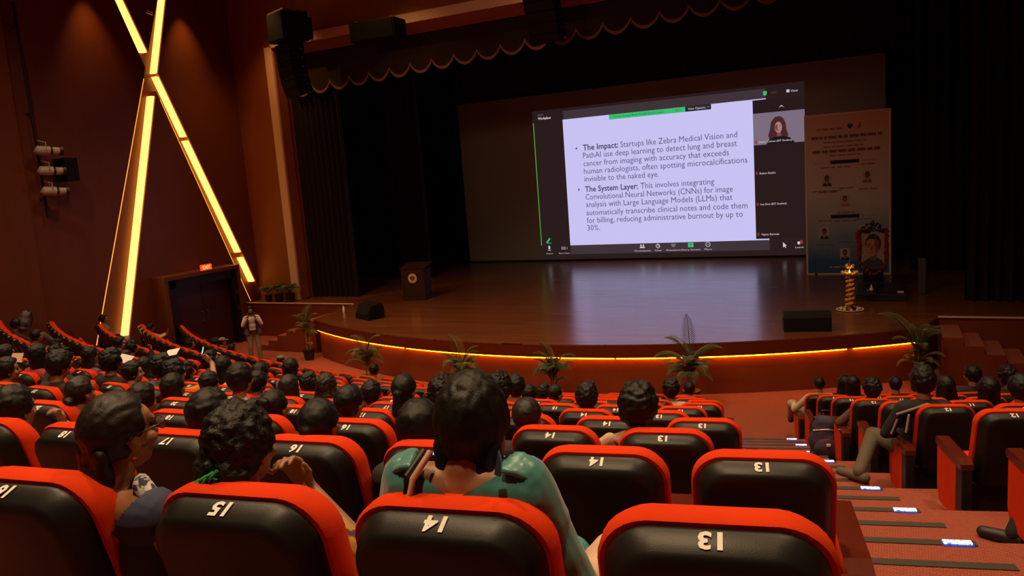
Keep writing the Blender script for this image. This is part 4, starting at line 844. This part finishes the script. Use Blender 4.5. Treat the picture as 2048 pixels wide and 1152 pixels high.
PEOPLE = [
 # row, angle, head height above row floor, hair, top, label, extras
 (2, 6.55, 1.22, 'short', 'dark', 'person with round black hair and ear showing, hiding seat 18 in third row', {}),
 (2, 7.55, 1.16, 'pony', 'sequin', 'person in maroon spotted top with centre-parted hair and yellow hair clip', {}),
 (3, 5.58, 1.20, 'bun', 'dark', 'person with sleek glossy black hair and headband, seated in the third row', {}),
 (3, 6.55, 1.25, 'crop', 'stripe', 'person with cropped dark hair in white striped shirt, third row from camera', dict(skin='skin')),
 (4, 6.08, 1.31, 'pony', 'olive', 'person with thick ponytail in olive grey kurta, left of the teal woman', {}),
 (2, 8.37, 1.14, 'bob', 'dark', 'person with smooth black hair behind seat 15, half hidden by the teal woman', {}),
 (4, 6.69, 1.28, 'curly', 'dark', 'person with curly black hair partly behind the head of the teal woman', {}),
 (5, 6.68, 1.31, 'curly', 'black', 'person with bushy curly hair, left of the man in dark blue collar', {}),
 (6, 6.16, 1.32, 'short', 'navy', 'person in dark blue collared shirt with both ears showing', {}),
 (3, 8.55, 1.20, 'crop', 'dark', 'person with thinning dark hair and glasses arm, behind seat 14', dict(hm='hair2')),
 (7, 5.62, 1.21, 'short', 'black', 'person with small dark head, leftmost of three below the dark palm', {}),
 (8, 5.16, 1.20, 'messy', 'black', 'person with small dark head, middle of three below the dark palm', {}),
 (7, 6.30, 1.23, 'crop', 'black', 'person with turned head and pale ear, right of three below the dark palm', dict(pose_='right')),
 (5, 8.21, 1.25, 'tuft', 'black', 'person with spiky black hair alone among empty seats, mid centre', {}),
 (3, 9.65, 1.26, 'messy', 'cream', 'person in cream shirt with left arm bent behind his neck', dict(pose_='nape')),
 (8, 8.87, 1.29, 'messy', 'cream', 'person in pale shirt with dark hair before the largest palm, on left', {}),
 (10, 8.96, 1.28, 'crop', 'black', 'person with small dark head before the largest palm, on right', {}),
 (11, -7.78, 1.30, 'short', 'grey', 'person alone in front row with dark head against the stage panel', {}),
 (2, 4.37, 1.20, 'short', 'lblue', 'person in pale blue top with hand at nose, at left picture edge', dict(pose_='face')),
 (3, 2.54, 1.23, 'lowbun', 'dark', 'person in profile with flat dark hair behind seat 20, looking right', dict(hm='hair2')),
 (3, 3.61, 1.19, 'short', 'dark', 'person in profile with ear ring leaning back behind the woman with glasses', dict(pose_='tilt', skin='skin2')),
 (4, 1.8, 1.24, 'long', 'black', 'person with long smooth black hair, right of the denim shirt', {}),
 (4, -1.1, 1.37, 'tuft', 'black', 'person in black tee with bare brown neck and tall dark hair', dict(pose_='down', tee=True)),
 (4, -2.66, 1.28, 'short', 'dark', 'person raising an open hand beside the face at far left', dict(pose_='ask')),
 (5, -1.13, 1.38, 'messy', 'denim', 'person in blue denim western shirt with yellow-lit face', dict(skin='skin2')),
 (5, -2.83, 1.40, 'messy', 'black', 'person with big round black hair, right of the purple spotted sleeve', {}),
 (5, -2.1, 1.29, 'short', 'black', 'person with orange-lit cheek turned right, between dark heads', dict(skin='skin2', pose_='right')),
 (5, -4.73, 1.35, 'lowbun', 'black', 'person with smooth dark hair above the black tee shirt', {}),
 (5, -5.81, 1.39, 'bob', 'red', 'person in dark red beaded top with dark bobbed hair at left', {}),
 (5, -7.42, 1.34, 'long', 'dark', 'person with dark hair at far left edge beside a small card', {}),
 (6, -5.03, 1.30, 'long', 'black', 'person with loose black hair left of the raised white paper', {}),
 (5, -.75, 1.33, 'messy', 'yellow', 'person in yellow sleeve holding white paper above head', dict(pose_='paper', tee=True, skin='skin2')),
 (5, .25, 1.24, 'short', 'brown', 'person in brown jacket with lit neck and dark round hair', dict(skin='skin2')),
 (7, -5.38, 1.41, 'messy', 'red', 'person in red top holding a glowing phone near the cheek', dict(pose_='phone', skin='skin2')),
 (6, -1.89, 1.39, 'long', 'cream', 'person with long black hair and cream dupatta over the seat', {}),
 (4, 3.2, 1.35, 'short', 'zebra', 'person in black and white zebra print top with ear showing', {}),
 (5, 1.51, 1.27, 'short', 'dark', 'person with bent head right of the zebra print top', dict(pose_='down')),
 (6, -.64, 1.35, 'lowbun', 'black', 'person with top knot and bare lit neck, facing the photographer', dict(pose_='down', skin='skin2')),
 (7, -1.9, 1.40, 'long', 'lav', 'person in lavender top with long hair spread over shoulders', {}),
 (5, 2.31, 1.25, 'bob', 'dark', 'person with brownish bobbed hair behind the sleek glossy head', dict(hm='hair2')),
 (5, 3.19, 1.28, 'longwavy', 'dark', 'person with tied wavy hair and red hair band', dict(hm='hair2')),
 (5, 4.17, 1.23, 'short', 'black', 'person with dark head and lit forearm wearing a watch', dict(pose_='chin', tee=True)),
 (9, -32.0, 1.29, 'short', 'tan', 'person slumped against the glowing beam, with crossed arms, far left', dict(bottom='beige', yaw=-.2)),
 (10, -31.2, 1.20, 'messy', 'cream', 'person in cream shirt stretching both arms forward by the door', dict(pose_='forward', yaw=-.3)),
 (7, -23.0, 1.36, 'short', 'black', 'person leaning under a dark backpack against the left wall', dict(pose_='slouch', bottom='grey')),
 (7, -19.0, 1.30, 'short', 'purple', 'person in dark purple tee with arm across, left of the raised knee', dict(tee=True)),
 (7, -16.2, 1.24, 'messy', 'navy', 'person in brown trousers sitting with one leg crossed high', dict(pose_='crossed', bottom='khaki', shoe='white', yaw=-.25)),
 (6, -7.72, 1.36, 'long', 'purpledot', 'person in purple dotted sleeve with long black hair', {}),
 (11, -24.1, 1.30, 'cap', 'black', 'person in patterned cap in the front row beside the door', {}),
 (11, -25.6, 1.20, 'messy', 'black', 'person with dark bent head in front row, left of patterned cap', dict(pose_='down')),
 (11, -15.9, 1.22, 'cap', 'navy', 'person in olive cap in the front row left of the photographer', {}),
 (8, -16.39, 1.36, 'short', 'black', 'person in profile sitting in the row right of the glowing beam', dict(skin='skin2', pose_='right')),
 (8, -15.1, 1.33, 'messy', 'black', 'person with dark head and lit hand, below the glowing beam', dict(pose_='chin', skin='skin2')),
 (10, -21.5, 1.27, 'messy', 'black', 'person with dark hair in profile in the row before the door', dict(pose_='right')),
 (7, -7.6, 1.30, 'bob', 'black', 'person with dark bobbed hair left of the glowing phone', {}),
 (6, -3.3, 1.28, 'messy', 'black', 'person with dark messy hair just right of the raised paper', {}),
 (7, -10.2, 1.28, 'short', 'black', 'person with dark head two rows behind the door side rail', {}),
 (8, -11.5, 1.25, 'long', 'dark', 'person with long dark hair left of the phone glow, farther back', {}),
 (6, -9.8, 1.30, 'messy', 'dark', 'person with shadowed head left of the big round black hair', {}),
 (9, -12.5, 1.24, 'short', 'black', 'person with dark head in third row near the front, left side', {}),
 (11, -22.3, 1.16, 'short', 'grey', 'person low in the front row right of the patterned cap', {}),
 (6, .9, 1.25, 'messy', 'dark', 'person with dark head behind the lit bare neck', {}),
 # right of the aisle
 (11, 13.98, 1.33, 'crop', 'cream', 'person with one pale knee out in the aisle, first seat in front row', dict(right=True, bottom='beige', pose_='kneeout')),
 (11, 14.96, 1.33, 'long', 'black', 'person with long dark hair, second head from the aisle in right front row', dict(right=True)),
 (10, 14.66, 1.32, 'bob', 'black', 'person with shiny clip in dark hair, second row right of the aisle', dict(right=True)),
 (8, 14.05, 1.27, 'messy', 'brown', 'person in brown jacket with arm over seat side, right of the aisle', dict(right=True, pose_='elbow', bottom='dark')),
 (10, 16.08, 1.31, 'crop', 'black', 'person with small shiny dark head below the right end palm', dict(right=True)),
 (6, 13.87, 1.37, 'tuft', 'black', 'person in black jacket with pale shoulder piping and leg in aisle', dict(right=True, pose_='legout', bottom='legbrown', shoe='shoeb')),
 (8, 15.83, 1.29, 'long', 'black', 'person with dark bulk of hair right of the piped jacket', dict(right=True)),
 (10, 18.61, 1.42, 'short', 'black', 'person with dark head in profile below the red steps', dict(right=True, pose_='left')),
 (7, 15.86, 1.27, 'bob', 'dark', 'person with shiny dark bobbed hair at right, in front of steps', dict(right=True)),
 (9, 18.48, 1.38, 'messy', 'black', 'person with dark head before the lower red steps, farther right', dict(right=True)),
 (6, 15.46, 1.29, 'short', 'brown', 'person with lit forearm raised at right picture edge', dict(right=True, pose_='chin')),
 (4, 14.75, 1.27, 'short', 'dark', 'person mostly out of frame with black shoe in the aisle', dict(right=True, pose_='shoeout', bottom='black')),
]
P = {}
for r, a, z, st, tp, lab, ex in PEOPLE: P[lab] = person(r, a, z, st, tp, lab, **ex)
t, B = P['person in black jacket with pale shoulder piping and leg in aisle']
pm = mat('pale_piping', (.34, .29, .23), .7)
for pts in ([(-.235, .10, .845), (-.12, .055, .905), (0, .075, .945), (.12, .055, .905), (.235, .10, .845)], [(-.15, .045, .86), (-.17, .055, .70)], [(-.05, .045, .88), (-.06, .04, .72)], [(.05, .045, .88), (.06, .04, .72)], [(.15, .045, .86), (.17, .055, .70)], [(-.225, .11, .80), (-.27, .13, .66)]):
    MB().tube(pts, .011, 6).build('piping', pm, t, 60)

# ------------------------------------------------------------------ the three women nearest the camera
def cut(me, keep, planes=()):
    bm = bmesh.new(); bm.from_mesh(me)
    for co, no in planes: bmesh.ops.bisect_plane(bm, geom=bm.verts[:]+bm.edges[:]+bm.faces[:], dist=1e-5, plane_co=co, plane_no=no)
    bmesh.ops.delete(bm, geom=[f for f in bm.faces if not keep(f.calc_center_median())], context='FACES'); bm.to_mesh(me); bm.free(); return me
def garment(name, sleeves, neck, vox=.0065, planes=()):
    g = MB()
    for c, r in (((0, .30, .52), (.165, .135, .12)), ((0, .265, .66), (.148, .112, .15)), ((0, .205, .84), (.168, .115, .15))): g.sph(c, tuple(q+.021 for q in r), None, 4)
    g.cap((-.15, .148, .955), (.15, .148, .955), .083); g.cap((0, .16, .93), (0, .16, 1.0), .108, .095)
    for c in sleeves: g.cap(*c)
    return cut(remesh(g, name, vox, 2), neck, planes)
def near_person(ang, zrel, label, pose_, skin, g_me, g_mat, h_me, h_mat, yaw=0.0, bottom='dark', xs=1.0):
    B = build_pose(pose_, .0072); a = math.radians(ang); x, y = polar(rad(1), a); s = max(.92, (zrel-.10)/1.222)
    t = thing('person', label, 'person', (x, y, lev(1)), a+yaw, 'seated audience'); t.scale = (s*xs, s*min(1, xs*1.08), s)
    put('body', B['body'], M[skin], t); put('top', g_me, g_mat, t).location.z = DZ; put('trousers', B['trousers'], cloth(bottom), t)
    hd = bpy.data.objects.new('head_pieces', None)
    h = put('hair', h_me, h_mat, t); h.scale = (1.0+(1/xs-1)*.25,)*2+(1.0,); h.location = B['hc']; h.rotation_euler = B['R'].to_euler(); e = put('eyes', EYE, M['eye'], t); e.location = B['hc']; e.rotation_euler = B['R'].to_euler(); bpy.data.objects.remove(hd)
    def piece(name, mb, m, smooth=60): o = mb.build(name, m, t, smooth); o.location = B['hc']; o.rotation_euler = B['R'].to_euler(); return o
    return t, B, piece
# woman in teal
rnd = random.Random(11); mb = MB(); scalp(mb, rnd, r0=.019, r1=.021, crown=.012, jit=.0015, n=1000)
for k in range(120):    # loose hair gathered low and falling over the right shoulder
    u = rnd.uniform(-1, 1); x = u*.068; mb.cap((x, -.088+abs(u)*.03, -.02), (x*.8+.015, -.100+rnd.uniform(-.01, .01), -.13), .024, .022)
for k in range(90):
    q = rnd.uniform(0, 1); p0 = Vector((.01+rnd.uniform(-.05, .05), -.105, -.11-.05*q)); p1 = Vector((.05+.085*q+rnd.uniform(-.02, .02), -.105+rnd.uniform(-.015, .015), -.125+rnd.uniform(-.02, .02))); mb.cap(p0, p1, .022, .012); mb.cap(p1, p1+Vector((rnd.uniform(.0, .035), rnd.uniform(-.02, .0), rnd.uniform(-.02, .01))), .011, .004)
hm = displace(remesh(mb, 'hair', .006, 9), .004, 70, (1, 1, .12))
satin = mat('teal_satin', (.055, .235, .225), .34, bump=.35, bscale=16, vary=.25, vscale=9, stretch=(1, 1, .45), sheen=.3)
gm = garment('top', [((s*.160, .15, .965), (s*.262, .20, .72), .070, .060) for s in (-1, 1)]+[((s*.262, .20, .72), (s*.19, .37, .665), .060, .050) for s in (-1, 1)]+[((s*.165, .145, .975), (s*.195, .165, .88), .066, .072) for s in (-1, 1)], lambda c: not (c.y < .23 and abs(c.x) < .115 and c.z > .970+abs(c.x)*.42) and not (c.z > 1.035 and abs(c.x) < .12) and c.z > .40, planes=[((0, 0, .970), (.42, 0, -1)), ((0, 0, .970), (-.42, 0, -1)), ((.115, 0, 0), (1, 0, 0)), ((-.115, 0, 0), (1, 0, 0)), ((0, 0, 1.035), (0, 0, 1))])
t, B, piece = near_person(9.5, 1.40, 'woman in teal satin blouse with dark hair drawn over her shoulder, in seat 14', 'tealsit', 'skin', displace(gm, .004, 14), satin, hm, M['hair'], bottom='teal', xs=.84)
piece('earring', MB().lathe([(.012, 0), (.014, -.006), (.006, -.02)], 12, (.082, -.01, -.066)).sph((.082, -.01, -.058), .007), M['steel'])
MB().tube([(-.095, .12, 1.052), (-.118, .062, 1.015), (-.135, .050, .95), (-.14, .05, .80)], .011, 8).build('bag_strap', mat('strap_black', (.015, .012, .012), .5), t, 60).location.z = DZ
MB().tube([(-.078, .118, 1.052), (-.102, .056, 1.013), (-.119, .044, .95)], .008, 8).build('strap_edge', mat('strap_peach', (.55, .30, .22), .6), t, 60).location.z = DZ
MB().prism([(.112, 1.03), (.126, 1.025), (.132, 1.055), (.126, 1.08), (.119, 1.055)], 'y', .06, .072).build('blue_hair_slide', mat('blue_slide', (.05, .22, .42), .3), t).location.z = DZ
for s in (-1, 1):
    mb = MB()
    for k in range(7): u = k/6; mb.cap((s*(.125+.085*u), .085+.03*u*u, 1.028-.050*u*u), (s*(.14+.085*u), .16, 1.040-.06*u*u), .008, .009)
    put('sleeve_gather', remesh(mb, 'sleeve_gather', .007, 2), satin, t).location.z = DZ
# woman with spectacles
rnd = random.Random(12); mb = MB(); scalp(mb, rnd, r0=.012, r1=.016, crown=.004, jit=.002, n=800)
for k in range(40): u = rnd.uniform(-1, 1); mb.cap((u*.05, -.09, -.03), (u*.04, -.10, -.10), .02, .016)
mb.sph((0, -.085, -.10), (.06, .045, .06), None, 3); hm = displace(remesh(mb, 'hair', .006, 8), .0025, 70, (1, .25, .6))
gm = garment('top', [], lambda c: c.z < .93+max(0, abs(c.x)-.09)*1.3 and c.z > .40 and not (c.y < .1 and abs(c.x) < .08 and c.z > .86))
t, B, piece = near_person(7.70, 1.25, 'woman in glasses with sleek black hair and navy dress, in profile near left', 'glsit', 'skin', gm, cloth('navy'), hm, M['hair2'], yaw=-.12, bottom='navy')
g = MB()
for s in (-1, 1):
    q = [(s*.034+.026*math.cos(2*PI*k/20), .112, .000+.020*math.sin(2*PI*k/20)) for k in range(21)]; g.tube(q, .0022, 6, False); g.tube([(s*.060, .110, .006), (s*.080, .07, .008), (s*.083, .0, .006), (s*.082, -.022, -.006)], .0026, 6)
g.tube([(-.009, .113, .004), (0, .116, .007), (.009, .113, .004)], .002, 6); piece('glasses', g, mat('glasses_red', (.06, .008, .01), .3))
gl = MB()
for s in (-1, 1): gl.prism([(s*.034+.025*math.cos(2*PI*k/20), .019*math.sin(2*PI*k/20)) for k in range(20)], 'y', .1115, .1125)
lens = piece('lenses', gl, mat('lens_glass', (.9, .9, .9), .05)); MATS['lens_glass'].node_tree.nodes['Principled BSDF'].inputs['Transmission Weight'].default_value = 1.0
piece('earring', MB().sph((.081, -.018, -.064), .008), mat('ruby', (.25, .01, .02), .2)); piece('pearl_pin', MB().sph((-.045, -.118, -.135), .012).sph((-.03, -.122, -.14), .008), M['paper'])
sc_ = MB(); sc_.tube([(.06, .20, 1.03), (.12, .16, 1.035), (.165, .15, 1.0), (.19, .17, .93)], [.02, .028, .028, .02], 8); sc_.build('printed_scarf', two_tone('printed_scarf', (.6, .55, .5), (.03, .03, .08), 'noise', 50, .8), t, 60).location.z = DZ
# woman with curly bun
rnd = random.Random(13); mb = MB(); scalp(mb, rnd, r0=.014, r1=.022, crown=.010, jit=.010, n=900, grow=.99)
for k in range(160):
    d = Vector((rnd.gauss(0, 1), rnd.gauss(0, 1), rnd.gauss(0, 1))).normalized(); mb.sph(Vector((-.01, -.075, -.045))+Vector((d.x*.070, d.y*.055, d.z*.06)), rnd.uniform(.012, .022), None, 1)
hm = displace(remesh(mb, 'hair', .006, 3), .005, 70)
gm = garment('top', [((s*.175, .155, .955), (s*.33+(0 if s > 0 else .08), .235, .845), .070, .060) for s in (-1, 1)], lambda c: c.z > .40 and not (c.z > 1.03 and abs(c.x) < .1))
t, B, piece = near_person(8.42, 1.125, 'woman with curly pinned hair and green clip, hand at mouth, in seat 15', 'chin2', 'skin', gm, cloth('floral'), hm, M['hair3'], bottom='navy')
g = MB()
for k in range(7): g.tube([(-.055+.012*k, -.135, -.075+.006*k), (-.06+.012*k, -.152, -.065+.006*k+.012*(k % 2)), (-.045+.012*k, -.140, -.045+.006*k)], .0055, 6)
piece('green_clip', g, mat('green_clip', (.03, .30, .05), .3))
MB().lathe([(.030, 0), (.034, .003), (.030, .006)], 16, (.115, .348, .965)).build('bracelet', M['steel'], t, 40).location.z = DZ
# floral cloth bag with teal tassels in seat 14's lap side
x, y = polar(rad(1)-.42, math.radians(10.02)); t = thing('floral_bag', 'peach floral cloth with teal tassels beside the woman in teal', 'bag', (x, y, lev(1)+.48), math.radians(10), None)
mb = MB(); mb.sph((-.02, .0, .10), (.085, .17, .14), None, 3); mb.sph((.0, -.12, .05), (.07, .10, .10), None, 3); put('cloth', displace(remesh(mb, 'cloth', .012, 2), .02, 14), two_tone('peach_floral', (.62, .40, .30), (.30, .12, .10), 'spots', 16, .8), t)
rnd = random.Random(21); mb = MB()
for k in range(60): a = rnd.uniform(-.07, .08); mb.tube([(a*.4-.03, -.20, .04), (a-.03, -.23+rnd.uniform(-.02, .02), -.01), (a*1.2-.03, -.22+rnd.uniform(-.03, .03), -.09-rnd.uniform(0, .05))], .0045, 5)
mb.build('tassel', mat('tassel_teal', (.02, .17, .17), .6), t, 60)

# ------------------------------------------------------------------ standing photographer
def photographer():
    px, py = -16.72, 16.35; t = thing('person', 'standing man photographing with a phone, in pale shirt, open vest and beige trousers', 'person', (px, py, 0), math.radians(-135))
    hc = Vector((0, .02, 1.56)); I = Matrix.Identity(3); b = MB(); head_parts(b, hc, I); b.cap((0, -.01, 1.38), (0, 0, 1.48), .055, .05)
    def tor(m, g): m.sph((0, 0, .98), (.16+g, .115+g, .13+g), None, 3); m.sph((0, 0, 1.13), (.145+g, .10+g, .15+g), None, 3); m.sph((0, -.005, 1.27), (.165+g, .11+g, .13+g), None, 3); m.cap((-.15, -.01, 1.36), (.15, -.01, 1.36), .06+g)
    arms = [((s*.175, -.01, 1.36), (s*.26, .14, 1.18), (s*.075, .26, 1.46)) for s in (-1, 1)]
    legs = [((s*.09, 0, .93), (s*.12, .03, .50), (s*.13+.01, -.01, .09)) for s in (-1, 1)]
    tor(b, 0)
    for S, E_, W in arms: b.cap(S, E_, .05, .04); b.cap(E_, W, .04, .028)
    for Hh, K, F in legs: b.cap(Hh, K, .085, .06); b.cap(K, F, .058, .042); b.cap((F[0], F[1]-.03, .045), (F[0]*1.1, F[1]+.15, .035), .042, .036)
    for s, (S, E_, W) in zip((-1, 1), arms): hand_parts(b, W, (-s*.35, .12, .9), (0, 1, -.1), .01, 1.0, s)
    put('body', remesh(b, 'body', .009, 3), M['skin'], t)
    g = MB(); tor(g, .012)
    for S, E_, W in arms: g.cap(S, E_, .062, .052); g.cap(E_, Vector(E_).lerp(Vector(W), .7), .052, .042)
    put('shirt', remesh(g, 'shirt', .011, 2), cloth('white'), t)
    g = MB(); tor(g, .022); g.cap((-.13, .0, .92), (.13, 0, .92), .12)
    put('open_vest', cut(remesh(g, 'open_vest', .012, 2), lambda c: not (c.y > .02 and abs(c.x) < .085) and c.z < 1.40 and not (abs(c.x) > .19 and c.z > 1.1)), cloth('grey'), t)
    g = MB(); g.sph((0, 0, .95), (.172, .126, .12), None, 3)
    for Hh, K, F in legs: g.cap(Hh, K, .097, .074); g.cap(K, F, .074, .062)
    put('trousers', remesh(g, 'trousers', .013, 2), cloth('khaki'), t)
    for s in (0, 1):
        F = legs[s][2]; g = MB(); g.cap((F[0], F[1]-.04, .05), (F[0]*1.1, F[1]+.16, .042), .052, .043); put('shoe', remesh(g, 'shoe', .011, 2), M['shoe'], t)
    h = put('hair', hair('short'), M['hair'], t); h.location = hc; e = put('eyes', EYE, M['eye'], t); e.location = hc
    MB().tube([(-.10, .10, 1.33), (-.13, .125, 1.15), (-.10, .12, .98)], .014, 6).tube([(.10, .10, 1.33), (.13, .125, 1.15), (.10, .12, .98)], .014, 6).build('bag_straps', M['frame'], t, 60)
    MB().box((0, .145, .985), (.26, .07, .06), bev=.02).build('waist_bag', M['frame'], t, 40)
    p = thing('held_phone', 'dark phone held up in front of the standing photographer', 'phone', (px, py, 0), math.radians(-135)); MB().box((0, .315, 1.545), (.155, .012, .078), bev=.004).build('phone_case', M['spk'], p); MB().sph((-.05, .322, 1.56), (.009, .003, .009)).build('lens_ring', M['steel'], p, 60)
photographer()

# ------------------------------------------------------------------ things the audience holds or keeps beside them
def local(r, ang, x, y, z, right=False):
    a = math.radians(ang); q = Vector((x, y)); px, py = polar(rad(r)-(.08 if right else 0), a); return (px+q.x*math.cos(a)-q.y*math.sin(a), py+q.x*math.sin(a)+q.y*math.cos(a), lev(r)+z)
o = MB().box((0, 0, 0), (.15, .11, .004), bev=.0015).build('paper_sheet', M['paper']); o.location = (-6.96, 5.62, 3.32); o.rotation_euler = (math.radians(28), math.radians(-8), .3); tag(o, 'white paper sheet held above the head of the person in yellow', 'paper')
t = thing('glowing_phone', 'phone with glowing pale blue screen held up in the left crowd', 'phone', (-9.45, 8.18, 2.61)); t.rotation_euler = (math.radians(-18), 0, -.6)
MB().box((0, 0, 0), (.08, .010, .16), bev=.004).build('phone_case', M['spk'], t); MB().box((0, -.0065, 0), (.07, .002, .145)).build('phone_screen', mat('phone_screen', (.4, .6, .7), .3, emit=(.30, .72, .85), strength=1.6), t)
o = MB().box((0, 0, 0), (.15, .10, .003), bev=.001).build('yellow_card', mat('card_yellow', (.72, .5, .28), .8)); o.location = (-8.24, 4.75, 3.43); o.rotation_euler = (math.radians(60), 0, .2); tag(o, 'pale yellow card held up at the far left of the crowd', 'card')
o = MB().box((0, 0, 0), (.21, .15, .012), bev=.003).build('notebook', M['paper']); o.location = (-9.84, 7.15, 2.74); o.rotation_euler = (math.radians(35), .2, .2); tag(o, 'open pale notebook beside the big round black hair', 'notebook')
def backpack(name, label, loc, rz, m, s=1.0, tilt=0.0):
    t = thing(name, label, 'backpack', loc, rz); t.rotation_euler = (tilt, 0, rz); t.scale = (s, s, s)
    mb = MB(); mb.sph((0, 0, .20), (.17, .12, .21), None, 3); mb.sph((0, .01, .34), (.14, .10, .13), None, 3); mb.sph((0, 0, .06), (.16, .115, .08), None, 3); put('main_bag', displace(remesh(mb, 'main_bag', .014, 2), .014, 12), m, t)
    mb = MB(); mb.sph((0, -.10, .15), (.13, .06, .12), None, 3); put('front_pocket', displace(remesh(mb, 'front_pocket', .012, 2), .008, 16), m, t)
    MB().tube([(-.04, .04, .44), (-.03, .03, .51), (.03, .03, .51), (.04, .04, .44)], .012, 8).build('carry_loop', M['frame'], t, 60)
    for sx in (-.09, .09): MB().tube([(sx, .09, .42), (sx*1.2, .15, .30), (sx*1.2, .13, .08)], .016, 6).build('shoulder_strap', M['frame'], t, 60)
    MB().tube([(-.13, -.06, .33), (0, -.115, .36), (.13, -.06, .33)], .006, 6).build('zip', M['steel'], t, 60)
    MB().prism([(-.02, .20), (.02, .20), (.02, .225), (-.02, .225)], 'y', -.168, -.158).build('badge', M['paper'], t)
x, y = polar(rad(8)-.72, math.radians(13.05)); backpack('backpack', 'navy patterned backpack leaning against the aisle seats, right of the steps', (x, y, lev(8)), math.radians(12), two_tone('navy_bag', (.022, .034, .07), (.07, .02, .04), 'noise', 14, .75), 1.25)
backpack('backpack', 'dark backpack propped on the seats by the left wall', local(7, -23.2, .05, .30, .98), -.6, cloth('grey'), .95, -.3)
